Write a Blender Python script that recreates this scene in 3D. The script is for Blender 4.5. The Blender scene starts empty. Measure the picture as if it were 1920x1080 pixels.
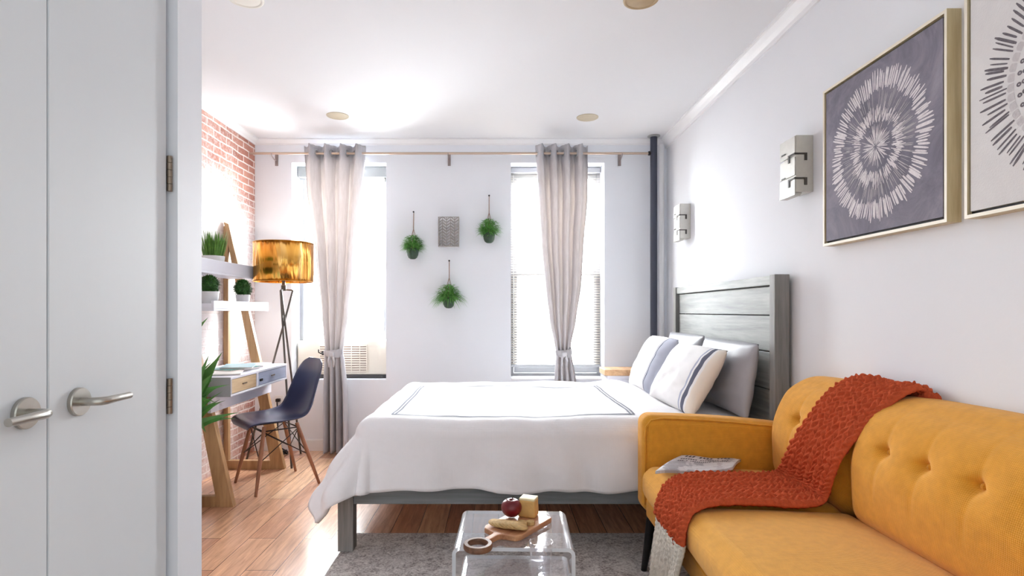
import bpy, bmesh, math, random
from mathutils import Vector, Matrix, noise

PI = math.pi
sin, cos = math.sin, math.cos
sc = bpy.context.scene
COL = sc.collection
rnd = random.Random(7)

# ------------------------------------------------------------ camera, world, lights
cam_d = bpy.data.cameras.new('camera')
cam = bpy.data.objects.new('camera', cam_d)
COL.objects.link(cam)
cam.location = (0.0, 0.0, 1.146)
cam.rotation_euler = (PI / 2, 0, 0)
cam_d.sensor_width = 36.0
cam_d.lens = 36.0 * 1060 / 1920
cam_d.shift_x = 25 / 1920
cam_d.shift_y = 43 / 1920
cam_d.clip_start = 0.05
sc.camera = cam

sc.view_settings.view_transform = 'Standard'
sc.view_settings.look = 'None'
sc.view_settings.gamma = 1.0
sc.view_settings.use_curve_mapping = False
sc.view_settings.exposure = 0.98
sc.cycles.use_denoising = True
sc.cycles.max_bounces = 10
sc.cycles.diffuse_bounces = 6
sc.cycles.transparent_max_bounces = 40
sc.cycles.caustics_reflective = False
sc.cycles.caustics_refractive = False
sc.cycles.sample_clamp_indirect = 6.0


def lin(r, g, b):
    f = lambda c: (c / 255 / 12.92) if c / 255 <= 0.04045 else ((c / 255 + 0.055) / 1.055) ** 2.4
    return (f(r), f(g), f(b), 1.0)


world = bpy.data.worlds.new('sky')
sc.world = world
world.use_nodes = True
wn, wl = world.node_tree.nodes, world.node_tree.links
bg = wn['Background']
tc = wn.new('ShaderNodeTexCoord')
sp = wn.new('ShaderNodeSeparateXYZ')
mr = wn.new('ShaderNodeMapRange')
wl.new(tc.outputs['Generated'], sp.inputs[0])
wl.new(sp.outputs['Y'], mr.inputs['Value'])
mr.inputs['From Min'].default_value = -0.4
mr.inputs['From Max'].default_value = 1
mr.inputs['To Min'].default_value = 0.62
mr.inputs['To Max'].default_value = 5
wl.new(mr.outputs[0], bg.inputs['Strength'])
bg.inputs['Color'].default_value = (0.93, 0.995, 1.0, 1)


def area(name, loc, rot, sx, sy, power, color=(1, 1, 1)):
    d = bpy.data.lights.new(name, 'AREA')
    d.shape = 'RECTANGLE'
    d.size, d.size_y = sx, sy
    d.energy = power
    d.color = color
    o = bpy.data.objects.new(name, d)
    o.location = loc
    o.rotation_euler = rot
    COL.objects.link(o)
    return o


# daylight entering by the two windows
area('daylight_left_window', (-1.31, 5.45, 2.05), (-PI / 2 + .42, 0, 0), 1.1, 1.9, 270, (0.95, 1.0, 1.0))
area('daylight_right_window', (0.48, 5.45, 2.05), (-PI / 2 + .42, 0, 0), 1.1, 1.9, 270, (0.95, 1.0, 1.0))

# ------------------------------------------------------------ materials
MATS = {}


def base_mat(name):
    m = bpy.data.materials.new(name)
    m.use_nodes = True
    nt = m.node_tree
    return m, nt.nodes, nt.links, nt.nodes['Principled BSDF']


def coords(n, l, kind='Object', scale=(1, 1, 1), rot=(0, 0, 0)):
    t = n.new('ShaderNodeTexCoord')
    mp = n.new('ShaderNodeMapping')
    mp.inputs['Scale'].default_value = scale
    mp.inputs['Rotation'].default_value = rot
    l.new(t.outputs[kind], mp.inputs['Vector'])
    return mp.outputs[0]


def noise_tex(n, l, vec, scale, detail=4, rough=0.55, dist=0.0):
    t = n.new('ShaderNodeTexNoise')
    t.inputs['Scale'].default_value = scale
    t.inputs['Detail'].default_value = detail
    t.inputs['Roughness'].default_value = rough
    t.inputs['Distortion'].default_value = dist
    l.new(vec, t.inputs['Vector'])
    return t.outputs['Fac']


def ramp(n, l, fac, stops):
    r = n.new('ShaderNodeValToRGB')
    e = r.color_ramp.elements
    while len(e) < len(stops):
        e.new(0.5)
    for i, (p, c) in enumerate(stops):
        e[i].position = p
        e[i].color = c
    l.new(fac, r.inputs[0])
    return r.outputs[0]


def bump(n, l, bs, h, strength=0.3, dist=0.01):
    b = n.new('ShaderNodeBump')
    b.inputs['Strength'].default_value = strength
    b.inputs['Distance'].default_value = dist
    l.new(h, b.inputs['Height'])
    l.new(b.outputs[0], bs.inputs['Normal'])


def plain(name, col, rough=0.5, metal=0.0, var=0.0, vscale=8, bumpy=0.0, bscale=60, sheen=0.0, spec=0.5, vs=(1, 1, 1)):
    m, n, l, b = base_mat(name)
    b.inputs['Base Color'].default_value = col
    b.inputs['Roughness'].default_value = rough
    b.inputs['Metallic'].default_value = metal
    b.inputs['Specular IOR Level'].default_value = spec
    if sheen:
        b.inputs['Sheen Weight'].default_value = sheen
    v = coords(n, l, scale=vs)
    c2 = tuple(max(0, x * (1 - var)) for x in col[:3]) + (1,)
    f = noise_tex(n, l, v, vscale)
    o = ramp(n, l, f, [(0.3, c2), (0.7, col)])
    l.new(o, b.inputs['Base Color'])
    if bumpy:
        bump(n, l, b, noise_tex(n, l, v, bscale), bumpy, 0.004)
    MATS[name] = m
    return m


def wood(name, c1, c2, rough=0.5, scale=(1, 1, 1), gs=18, stretch=0.08, axis=2, bs=0.15):
    """grain stretched along the given axis"""
    m, n, l, b = base_mat(name)
    s = [1.0, 1.0, 1.0]
    s[axis] = stretch
    v = coords(n, l, scale=tuple(s))
    f = noise_tex(n, l, v, gs, 6, 0.6, 0.6)
    g = noise_tex(n, l, v, gs * 5, 4, 0.6)
    mix = n.new('ShaderNodeMath')
    mix.operation = 'MULTIPLY_ADD'
    l.new(g, mix.inputs[0])
    mix.inputs[1].default_value = 0.4
    l.new(f, mix.inputs[2])
    o = ramp(n, l, mix.outputs[0], [(0.45, c1), (0.95, c2)])
    l.new(o, b.inputs['Base Color'])
    b.inputs['Roughness'].default_value = rough
    bump(n, l, b, g, bs, 0.002)
    MATS[name] = m
    return m


def fabric(name, col, weave=900, rough=0.9, var=0.12, strength=0.35, axes='YZ', sheen=0.3, ripple=0.0):
    m, n, l, b = base_mat(name)
    v = coords(n, l)
    b.inputs['Roughness'].default_value = rough
    b.inputs['Sheen Weight'].default_value = sheen
    b.inputs['Specular IOR Level'].default_value = 0.2
    w1 = n.new('ShaderNodeTexWave')
    w1.wave_type = 'BANDS'
    w1.bands_direction = axes[0]
    w1.inputs['Scale'].default_value = weave / 10
    w1.inputs['Distortion'].default_value = 1.5
    l.new(v, w1.inputs['Vector'])
    w2 = n.new('ShaderNodeTexWave')
    w2.bands_direction = axes[1]
    w2.inputs['Scale'].default_value = weave / 10
    w2.inputs['Distortion'].default_value = 1.5
    l.new(v, w2.inputs['Vector'])
    a = n.new('ShaderNodeMath')
    a.operation = 'ADD'
    l.new(w1.outputs['Fac'], a.inputs[0])
    l.new(w2.outputs['Fac'], a.inputs[1])
    f = noise_tex(n, l, v, 35, 5)
    dk = tuple(x * (1 - var) for x in col[:3]) + (1,)
    o = ramp(n, l, f, [(0.3, dk), (0.7, col)])
    l.new(o, b.inputs['Base Color'])
    bump(n, l, b, a.outputs[0], strength, 0.0015)
    MATS[name] = m
    return m


white_paint = plain('white_wall_paint', lin(233, 234, 238), 0.85, var=0.02, vscale=1.5, bumpy=0.05, bscale=90, spec=0.2)
back_paint = plain('cool_white_wall_paint', lin(234, 237, 243), 0.85, var=0.02, vscale=1.5, bumpy=0.05, bscale=90, spec=0.2)
ceil_paint = plain('ceiling_paint', lin(232, 233, 236), 0.9, var=0.015, vscale=1.2, spec=0.1)
trim_paint = plain('white_gloss_trim', lin(240, 240, 242), 0.4, var=0.02, vscale=3)
closet_paint = plain('closet_door_paint', lin(220, 224, 228), 0.5, var=0.04, vscale=2.0, bumpy=0.06, bscale=40, vs=(1, 1, 0.2))
gap_mat = plain('shadow_gap_dark', lin(70, 66, 66), 0.9)
window_mat = plain('window_frame_grey_white', lin(168, 169, 172), 0.45)
nickel = plain('satin_nickel', lin(190, 186, 178), 0.28, 1.0, var=0.1, vscale=30)
chrome = plain('chrome_metal', lin(200, 200, 202), 0.2, 1.0)
bronze = plain('old_brass_hinge', lin(150, 135, 120), 0.4, 0.9, var=0.2, vscale=60)
black_metal = plain('black_metal', lin(40, 38, 40), 0.4, 0.6)
pipe_paint = plain('dark_blue_grey_pipe_paint', lin(52, 57, 74), 0.4, var=0.1)
lamp_metal = plain('dark_lamp_metal', lin(90, 84, 80), 0.35, 0.8)
desk_white = plain('pale_white_lacquer', lin(228, 228, 238), 0.4, var=0.03)
desk_side = plain('grey_lacquer', lin(176, 174, 184), 0.45, var=0.05)
drawer_blue = wood('pale_blue_drawer', lin(150, 158, 184), lin(178, 184, 205), 0.5, axis=1)
pine = wood('pale_oak_wood', lin(150, 112, 74), lin(205, 168, 122), 0.5, gs=14, stretch=0.1, axis=2)
pine_y = wood('pale_oak_wood_across', lin(168, 136, 98), lin(222, 196, 158), 0.5, gs=14, stretch=0.1, axis=1)
dowel = wood('warm_walnut_dowel', lin(120, 74, 52), lin(176, 122, 90), 0.45, axis=2)
board_wood = wood('acacia_board', lin(150, 92, 60), lin(214, 160, 116), 0.4, gs=30, axis=1)
ring_wood = wood('dark_acacia', lin(84, 56, 42), lin(140, 98, 72), 0.4, gs=40, axis=1)
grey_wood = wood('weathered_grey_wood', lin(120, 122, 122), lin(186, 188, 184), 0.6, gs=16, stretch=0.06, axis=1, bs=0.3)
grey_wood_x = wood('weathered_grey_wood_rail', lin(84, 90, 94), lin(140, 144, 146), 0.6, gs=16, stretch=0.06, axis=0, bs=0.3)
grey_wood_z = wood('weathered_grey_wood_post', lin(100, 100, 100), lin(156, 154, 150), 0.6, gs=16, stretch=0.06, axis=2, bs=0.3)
mustard = fabric('mustard_upholstery', lin(226, 158, 52), weave=700, var=0.14, sheen=0.15)
mustard_seat = fabric('mustard_upholstery_seat', lin(226, 162, 62), weave=700, var=0.12, axes='XY', sheen=0.15)
rust_knit = plain('rust_wool', lin(202, 92, 58), 0.95, var=0.25, vscale=120, bumpy=0.5, bscale=350, sheen=0.0, spec=0.05)
cream_knit = plain('cream_wool', lin(226, 218, 204), 0.95, var=0.2, vscale=90, bumpy=0.6, bscale=250, sheen=0.2, spec=0.1)
duvet_mat = fabric('white_cotton', lin(236, 234, 236), weave=500, var=0.02, strength=0.1, axes='XY', sheen=0.1)
sheet_mat = plain('white_sheet', lin(238, 238, 240), 0.9, var=0.02)
stitch_mat = plain('grey_embroidery', lin(120, 122, 136), 0.9, var=0.2, vscale=150)
navy_shell = plain('navy_moulded_plastic', lin(56, 61, 92), 0.3, var=0.1, vscale=5)
brass_ring = plain('grommet_steel', lin(190, 190, 192), 0.3, 1.0)
pot_white = plain('white_ceramic', lin(232, 232, 232), 0.35, var=0.05, vscale=20)
soil = plain('dark_soil', lin(70, 55, 42), 0.95, var=0.4, vscale=90)
leaf_green = plain('leaf_green', lin(112, 180, 84), 0.55, var=0.45, vscale=25)
leaf_bright = plain('grass_green', lin(98, 150, 50), 0.55, var=0.5, vscale=40)
leaf_ball = plain('boxwood_green', lin(58, 112, 44), 0.6, var=0.45, vscale=60)
leaf_deep = plain('deep_leaf_green', lin(92, 152, 70), 0.4, var=0.5, vscale=9)
pot_green = plain('mossy_green_pot', lin(52, 78, 58), 0.5, var=0.4, vscale=50, bumpy=0.4, bscale=90)
terracotta = plain('woven_brown_pot', lin(140, 98, 62), 0.7, var=0.3, vscale=60)
cord_mat = plain('jute_cord', lin(160, 128, 110), 0.9, var=0.2, vscale=80)
cream_plastic = plain('cream_plastic', lin(236, 228, 214), 0.5, var=0.02)
vent_dark = plain('vent_shadow_beige', lin(178, 160, 150), 0.8)
disc_mat = plain('beige_lamp_disc', lin(196, 184, 160), 0.5, var=0.08, vscale=20)
disc_dark = plain('brown_lamp_disc', lin(176, 150, 110), 0.45, var=0.15, vscale=20)
disc_white = plain('white_lamp_disc', lin(232, 230, 222), 0.5)
frame_gold = wood('champagne_frame_wood', lin(176, 158, 118), lin(218, 204, 170), 0.4, gs=20, axis=2)
frame_face = plain('pale_cream_frame_edge', lin(238, 230, 212), 0.4, var=0.05)
liner_black = plain('black_liner', lin(24, 18, 20), 0.6)
sconce_mat = plain('brushed_nickel_plate', lin(206, 204, 198), 0.42, 0.55, var=0.08, vscale=40)
sconce_slot = plain('dark_slot', lin(74, 70, 68), 0.5, 0.3)
apple_red = plain('dark_red_apple_skin', lin(128, 24, 36), 0.28, var=0.45, vscale=18)
cheese_mat = plain('golden_cheese', lin(226, 178, 108), 0.6, var=0.2, vscale=30, bumpy=0.4, bscale=80)
cheese_rind = plain('pale_cheese_rind', lin(240, 226, 184), 0.6, var=0.1, vscale=30)
cracker_mat = plain('toasted_cracker', lin(214, 176, 118), 0.8, var=0.3, vscale=70, bumpy=0.5, bscale=160)
teal_cover = plain('teal_magazine_cover', lin(120, 178, 176), 0.4, var=0.35, vscale=14)
blue_cover = plain('pale_blue_cover', lin(170, 205, 215), 0.4, var=0.3, vscale=14)
white_cover = plain('white_paper_cover', lin(232, 226, 222), 0.5, var=0.1, vscale=14)
outlet_mat = plain('outlet_plastic', lin(236, 236, 236), 0.4)
shelf_wood = wood('nightstand_oak', lin(176, 132, 92), lin(226, 186, 144), 0.5, axis=1)


def clear_mat(name, tint=0.96, power=4.0, rough=0.03, edge=0.0, gcol=(1, 1, 1, 1)):
    m, n, l, b = base_mat(name)
    n.remove(b)
    out = n['Material Output']
    tr = n.new('ShaderNodeBsdfTransparent')
    tr.inputs[0].default_value = (tint, tint, min(1, tint + 0.01), 1)
    gl = n.new('ShaderNodeBsdfGlossy')
    gl.inputs['Color'].default_value = gcol
    gl.inputs['Roughness'].default_value = rough
    lw = n.new('ShaderNodeLayerWeight')
    lw.inputs['Blend'].default_value = 0.5
    pw = n.new('ShaderNodeMath')
    pw.operation = 'POWER'
    l.new(lw.outputs['Facing'], pw.inputs[0])
    pw.inputs[1].default_value = power
    fr = n.new('ShaderNodeMath')
    fr.operation = 'MULTIPLY_ADD'
    l.new(pw.outputs[0], fr.inputs[0])
    fr.inputs[1].default_value = 0.85
    fr.inputs[2].default_value = 0.04
    mx = n.new('ShaderNodeMixShader')
    l.new(fr.outputs[0], mx.inputs[0])
    l.new(tr.outputs[0], mx.inputs[1])
    l.new(gl.outputs[0], mx.inputs[2])
    last = mx.outputs[0]
    if edge:
        df = n.new('ShaderNodeBsdfDiffuse')
        df.inputs[0].default_value = (0.9, 0.93, 0.98, 1)
        m2 = n.new('ShaderNodeMixShader')
        m2.inputs[0].default_value = edge
        l.new(last, m2.inputs[1])
        l.new(df.outputs[0], m2.inputs[2])
        last = m2.outputs[0]
    l.new(last, out.inputs['Surface'])
    MATS[name] = m
    return m


pane_glass = clear_mat('window_pane_glass', 0.97)
acrylic = clear_mat('clear_acrylic', 0.985, 2.6, 0.06, 0.05)
acrylic_edge = clear_mat('glint_acrylic_edge', 0.9, 3.0, 0.1, 0.6)
tumbler_glass = clear_mat('drinking_glass', 0.99, 4.0, 0.03, 0.04)


def curtain_material():
    m, n, l, b = base_mat('sheer_grey_linen')
    out = n['Material Output']
    v = coords(n, l, scale=(1, 1, 0.15))
    f = noise_tex(n, l, v, 60, 4)
    o = ramp(n, l, f, [(0.3, lin(200, 199, 204)), (0.7, lin(218, 217, 223))])
    l.new(o, b.inputs['Base Color'])
    b.inputs['Roughness'].default_value = 0.9
    b.inputs['Specular IOR Level'].default_value = 0.1
    tl = n.new('ShaderNodeBsdfTranslucent')
    tl.inputs[0].default_value = lin(196, 186, 178)
    mx = n.new('ShaderNodeMixShader')
    mx.inputs[0].default_value = 0.26
    l.new(b.outputs[0], mx.inputs[1])
    l.new(tl.outputs[0], mx.inputs[2])
    l.new(mx.outputs[0], out.inputs['Surface'])
    return m


curtain_mat = curtain_material()


def slat_material():
    m, n, l, b = base_mat('white_blind_slat')
    out = n['Material Output']
    b.inputs['Base Color'].default_value = lin(206, 198, 190)
    b.inputs['Roughness'].default_value = 0.5
    tl = n.new('ShaderNodeBsdfTranslucent')
    tl.inputs[0].default_value = (0.8, 0.78, 0.74, 1)
    mx = n.new('ShaderNodeMixShader')
    mx.inputs[0].default_value = 0.3
    l.new(b.outputs[0], mx.inputs[1])
    l.new(tl.outputs[0], mx.inputs[2])
    l.new(mx.outputs[0], out.inputs['Surface'])
    return m


slat_mat = slat_material()


def floor_material():
    m, n, l, b = base_mat('warm_wood_planks')
    t = n.new('ShaderNodeTexCoord')
    s = n.new('ShaderNodeSeparateXYZ')
    c = n.new('ShaderNodeCombineXYZ')
    l.new(t.outputs['Object'], s.inputs[0])
    l.new(s.outputs['Y'], c.inputs['X'])
    l.new(s.outputs['X'], c.inputs['Y'])
    br = n.new('ShaderNodeTexBrick')
    l.new(c.outputs[0], br.inputs['Vector'])
    br.inputs['Scale'].default_value = 1.0
    br.inputs['Brick Width'].default_value = 0.95
    br.inputs['Row Height'].default_value = 0.14
    br.inputs['Mortar Size'].default_value = 0.0018
    br.inputs['Mortar Smooth'].default_value = 0.3
    br.inputs['Color1'].default_value = (0.02, 0.02, 0.02, 1)
    br.inputs['Color2'].default_value = (0.98, 0.98, 0.98, 1)
    br.inputs['Mortar'].default_value = (0.5, 0.5, 0.5, 1)
    br.offset = 0.37
    col = ramp(n, l, br.outputs['Color'], [(0.0, lin(192, 140, 112)), (0.35, lin(220, 170, 136)), (0.65, lin(230, 186, 150)), (1.0, lin(212, 166, 144))])
    mp = n.new('ShaderNodeMapping')
    mp.inputs['Scale'].default_value = (9, 0.8, 1)
    l.new(t.outputs['Object'], mp.inputs['Vector'])
    g = noise_tex(n, l, mp.outputs[0], 5, 8, 0.62, 0.8)
    gr = ramp(n, l, g, [(0.3, (0.62, 0.6, 0.6, 1)), (0.7, (1.12, 1.1, 1.08, 1))])
    mul = n.new('ShaderNodeMix')
    mul.data_type = 'RGBA'
    mul.blend_type = 'MULTIPLY'
    mul.inputs[0].default_value = 1.0
    l.new(col, mul.inputs[6])
    l.new(gr, mul.inputs[7])
    mo = n.new('ShaderNodeMix')
    mo.data_type = 'RGBA'
    l.new(br.outputs['Fac'], mo.inputs[0])
    l.new(mul.outputs[2], mo.inputs[6])
    mo.inputs[7].default_value = lin(70, 40, 30)
    l.new(mo.outputs[2], b.inputs['Base Color'])
    b.inputs['Roughness'].default_value = 0.26
    b.inputs['Coat Weight'].default_value = 0.35
    b.inputs['Coat Roughness'].default_value = 0.18
    bump(n, l, b, g, 0.08, 0.003)
    return m


def brick_material():
    m, n, l, b = base_mat('whitewash_glare_brick')
    t = n.new('ShaderNodeTexCoord')
    s = n.new('ShaderNodeSeparateXYZ')
    c = n.new('ShaderNodeCombineXYZ')
    wob = n.new('ShaderNodeTexNoise')
    wob.inputs['Scale'].default_value = 7
    wob.inputs['Detail'].default_value = 3
    l.new(t.outputs['Object'], wob.inputs['Vector'])
    wm = n.new('ShaderNodeVectorMath'); wm.operation = 'MULTIPLY_ADD'
    l.new(wob.outputs['Color'], wm.inputs[0])
    wm.inputs[1].default_value = (.022, .022, .022)
    l.new(t.outputs['Object'], wm.inputs[2])
    l.new(wm.outputs[0], s.inputs[0])
    l.new(s.outputs['Y'], c.inputs['X'])
    l.new(s.outputs['Z'], c.inputs['Y'])
    br = n.new('ShaderNodeTexBrick')
    l.new(c.outputs[0], br.inputs['Vector'])
    br.inputs['Scale'].default_value = 1.0
    br.inputs['Brick Width'].default_value = 0.185
    br.inputs['Row Height'].default_value = 0.054
    br.inputs['Mortar Size'].default_value = 0.007
    br.inputs['Mortar Smooth'].default_value = 0.4
    br.inputs['Color1'].default_value = lin(160, 100, 84)
    br.inputs['Color2'].default_value = lin(200, 144, 126)
    br.inputs['Mortar'].default_value = lin(228, 214, 208)
    v = coords(n, l)
    n1 = noise_tex(n, l, v, 34, 8, 0.8)
    n2 = noise_tex(n, l, v, 2.3, 4, 0.6, 0.5)
    # whitewash thins by ceiling and corner; lamp glare is painted in mid-wall white
    zr = n.new('ShaderNodeMapRange')
    zr.inputs['From Min'].default_value = 1.75
    zr.inputs['From Max'].default_value = 2.25
    zr.inputs['To Min'].default_value = 0.34
    zr.inputs['To Max'].default_value = -0.02
    l.new(s.outputs['Z'], zr.inputs['Value'])
    yr = n.new('ShaderNodeMapRange')
    yr.inputs['From Min'].default_value = 4.25
    yr.inputs['From Max'].default_value = 4.6
    yr.inputs['To Min'].default_value = 0.0
    yr.inputs['To Max'].default_value = -0.2
    l.new(s.outputs['Y'], yr.inputs['Value'])
    a1 = n.new('ShaderNodeMath'); a1.operation = 'ADD'
    l.new(zr.outputs[0], a1.inputs[0]); l.new(yr.outputs[0], a1.inputs[1])
    a2 = n.new('ShaderNodeMath'); a2.operation = 'ADD'
    lr = n.new('ShaderNodeMapRange')
    lr.inputs['From Min'].default_value = 0.5
    lr.inputs['From Max'].default_value = 1.0
    lr.inputs['To Min'].default_value = -0.2
    lr.inputs['To Max'].default_value = 0.0
    l.new(s.outputs['Z'], lr.inputs['Value'])
    a0 = n.new('ShaderNodeMath'); a0.operation = 'ADD'
    l.new(a1.outputs[0], a0.inputs[0]); l.new(lr.outputs[0], a0.inputs[1])
    l.new(n1, a2.inputs[0]); l.new(a0.outputs[0], a2.inputs[1])
    a3 = n.new('ShaderNodeMath'); a3.operation = 'MULTIPLY_ADD'
    l.new(n2, a3.inputs[0]); a3.inputs[1].default_value = 0.42; l.new(a2.outputs[0], a3.inputs[2])
    mask = ramp(n, l, a3.outputs[0], [(0.60, (0, 0, 0, 1)), (0.98, (0.9, 0.9, 0.9, 1))])
    mx = n.new('ShaderNodeMix')
    mx.data_type = 'RGBA'
    l.new(mask, mx.inputs[0])
    l.new(br.outputs['Color'], mx.inputs[6])
    mx.inputs[7].default_value = lin(240, 232, 230)
    l.new(mx.outputs[2], b.inputs['Base Color'])
    b.inputs['Roughness'].default_value = 0.8
    inv = n.new('ShaderNodeMath'); inv.operation = 'MULTIPLY_ADD'
    l.new(br.outputs['Fac'], inv.inputs[0]); inv.inputs[1].default_value = -1.0
    l.new(n1, inv.inputs[2])
    bump(n, l, b, inv.outputs[0], 0.6, 0.008)
    return m


def rug_material():
    m, n, l, b = base_mat('distressed_grey_rug')
    v = coords(n, l)
    f = noise_tex(n, l, v, 17, 8, 0.8, 0.8)
    g = noise_tex(n, l, v, 110, 3)
    a = n.new('ShaderNodeMath'); a.operation = 'MULTIPLY_ADD'
    l.new(g, a.inputs[0]); a.inputs[1].default_value = 0.6; l.new(f, a.inputs[2])
    o = ramp(n, l, a.outputs[0], [(0.60, lin(126, 118, 116)), (0.78, lin(196, 190, 187)), (0.93, lin(228, 224, 220))])
    l.new(o, b.inputs['Base Color'])
    b.inputs['Roughness'].default_value = 0.95
    b.inputs['Specular IOR Level'].default_value = 0.1
    bump(n, l, b, g, 0.6, 0.006)
    return m


def gold_foil():
    m, n, l, b = base_mat('gold_foil')
    v = coords(n, l, scale=(1, 1, 0.12))
    f = noise_tex(n, l, v, 11, 3, 0.5, 0.8)
    o = ramp(n, l, f, [(0.3, lin(188, 120, 40)), (0.55, lin(236, 176, 84)), (0.75, lin(250, 210, 140))])  # vertical colour streaks paint reflections into the foil
    l.new(o, b.inputs['Base Color'])
    b.inputs['Metallic'].default_value = 1.0
    b.inputs['Roughness'].default_value = 0.22
    bump(n, l, b, f, 0.9, 0.03)
    return m


def canvas_mat(name, c1, c2, sc1=5):
    m, n, l, b = base_mat(name)
    v = coords(n, l)
    f = noise_tex(n, l, v, sc1, 7, 0.7, 1.0)
    o = ramp(n, l, f, [(0.3, c1), (0.7, c2)])
    l.new(o, b.inputs['Base Color'])
    b.inputs['Roughness'].default_value = 0.8
    bump(n, l, b, noise_tex(n, l, v, 260, 2), 0.3, 0.002)
    return m


def newsprint_mat():
    m, n, l, b = base_mat('printed_newspaper')
    t = n.new('ShaderNodeTexCoord')
    br = n.new('ShaderNodeTexBrick')
    l.new(t.outputs['Object'], br.inputs['Vector'])
    br.inputs['Scale'].default_value = 1.0
    br.inputs['Brick Width'].default_value = 0.07
    br.inputs['Row Height'].default_value = 0.006
    br.inputs['Mortar Size'].default_value = 0.0018
    br.inputs['Color1'].default_value = lin(150, 150, 158)
    br.inputs['Color2'].default_value = lin(200, 200, 206)
    br.inputs['Mortar'].default_value = lin(226, 224, 224)
    f = noise_tex(n, l, t.outputs['Object'], 14, 4, 0.6)
    o = ramp(n, l, f, [(0.44, lin(128, 124, 132)), (0.5, lin(222, 218, 218)), (0.62, lin(232, 230, 230)), (0.68, lin(190, 176, 180))])
    mx = n.new('ShaderNodeMix'); mx.data_type = 'RGBA'; mx.inputs[0].default_value = 0.5
    l.new(br.outputs['Color'], mx.inputs[6]); l.new(o, mx.inputs[7])
    l.new(mx.outputs[2], b.inputs['Base Color'])
    b.inputs['Roughness'].default_value = 0.7
    return m


def pillow_mat(name, kind):
    """object X runs across the pillow (towards the camera is +), stripes run along its height"""
    m, n, l, b = base_mat(name)
    t = n.new('ShaderNodeTexCoord')
    s = n.new('ShaderNodeSeparateXYZ')
    l.new(t.outputs['Object'], s.inputs[0])
    mr = n.new('ShaderNodeMapRange')
    mr.inputs['From Min'].default_value = -0.35
    mr.inputs['From Max'].default_value = 0.35
    l.new(s.outputs['Y'], mr.inputs['Value'])   # -Y is towards the camera
    W = lin(238, 236, 236)
    r = n.new('ShaderNodeValToRGB')
    r.color_ramp.interpolation = 'CONSTANT'
    e = r.color_ramp.elements
    if kind == 'near':
        st = [(0.0, lin(236, 226, 214)), (0.10, W), (0.125, lin(92, 94, 112)), (0.165, W), (0.185, lin(176, 180, 200)), (0.205, W)]  # first stop paints the sofa's warm bounce on the near side
    else:
        st = [(0.0, lin(206, 208, 218)), (0.05, lin(182, 185, 200)), (0.20, lin(80, 84, 108)), (0.215, W), (0.225, lin(150, 150, 170)), (0.235, W)]
    while len(e) < len(st):
        e.new(0.5)
    for i, (p, c) in enumerate(st):
        e[i].position = p
        e[i].color = c
    l.new(mr.outputs[0], r.inputs[0])
    l.new(r.outputs[0], b.inputs['Base Color'])
    b.inputs['Roughness'].default_value = 0.9
    bump(n, l, b, noise_tex(n, l, t.outputs['Object'], 260, 2), 0.25, 0.002)
    return m


pil_near = pillow_mat('striped_white_cotton', 'near')
pil_far = pillow_mat('banded_white_cotton', 'far')
grey_satin = plain('grey_satin', lin(168, 168, 174), 0.42, var=0.1, vscale=6, bumpy=0.3, bscale=12)

# ------------------------------------------------------------ geometry helpers


def wloc(o):
    v = Vector((0, 0, 0))
    while o:
        v += Vector(o.location)
        o = o.parent
    return v


def fin(bm, name, mat, parent=None, smooth=False, bevel=0.0, solid=0.0, subd=0, offset=-1, bseg=2, origin=None, autosm=None):
    """link the bmesh (built in world metres) as ONE mesh object"""
    bmesh.ops.recalc_face_normals(bm, faces=bm.faces)
    if parent is not None:
        o0 = wloc(parent)
    elif origin is not None:
        o0 = Vector(origin)
    else:
        xs = [v.co.x for v in bm.verts]; ys = [v.co.y for v in bm.verts]; zs = [v.co.z for v in bm.verts]
        o0 = Vector(((min(xs) + max(xs)) / 2, (min(ys) + max(ys)) / 2, min(zs)))
    for v in bm.verts:
        v.co -= o0
    me = bpy.data.meshes.new(name)
    bm.to_mesh(me)
    bm.free()
    for mm in (mat if isinstance(mat, (list, tuple)) else [mat]):
        me.materials.append(mm)
    if smooth:
        for p in me.polygons:
            p.use_smooth = True
    ob = bpy.data.objects.new(name, me)
    COL.objects.link(ob)
    if parent is not None:
        ob.parent = parent
    else:
        ob.location = o0
    if solid:
        md = ob.modifiers.new('thickness', 'SOLIDIFY')
        md.thickness = solid
        md.offset = offset
    if bevel:
        md = ob.modifiers.new('bevel', 'BEVEL')
        md.width = bevel
        md.segments = bseg
        md.limit_method = 'ANGLE'
        md.angle_limit = math.radians(40)
    if subd:
        md = ob.modifiers.new('subdivision', 'SUBSURF')
        md.levels = md.render_levels = subd
    if autosm:
        me.set_sharp_from_angle(angle=math.radians(autosm))
    return ob


def thing(name, label, cat, loc=(0, 0, 0), group=None):
    o = bpy.data.objects.new(name, None)
    o.empty_display_size = 0.1
    COL.objects.link(o)
    o.location = loc
    return tag(o, label, cat, group)


def tag(o, label, cat, group=None):
    o['label'] = label
    o['category'] = cat
    if group:
        o['group'] = group
    return o


def struct(o, label=None):
    o['kind'] = 'structure'
    if label:
        o['label'] = label
    return o


def root_struct(name, loc, label=None):
    o = bpy.data.objects.new(name, None)
    COL.objects.link(o)
    o.location = loc
    return struct(o, label)


def B():
    return bmesh.new()


def box(bm, x0, x1, y0, y1, z0, z1, mi=0):
    v = [bm.verts.new(p) for p in ((x0, y0, z0), (x1, y0, z0), (x1, y1, z0), (x0, y1, z0), (x0, y0, z1), (x1, y0, z1), (x1, y1, z1), (x0, y1, z1))]
    for f in ((0, 3, 2, 1), (4, 5, 6, 7), (0, 1, 5, 4), (1, 2, 6, 5), (2, 3, 7, 6), (3, 0, 4, 7)):
        fc = bm.faces.new([v[i] for i in f])
        fc.material_index = mi
    return v


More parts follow.
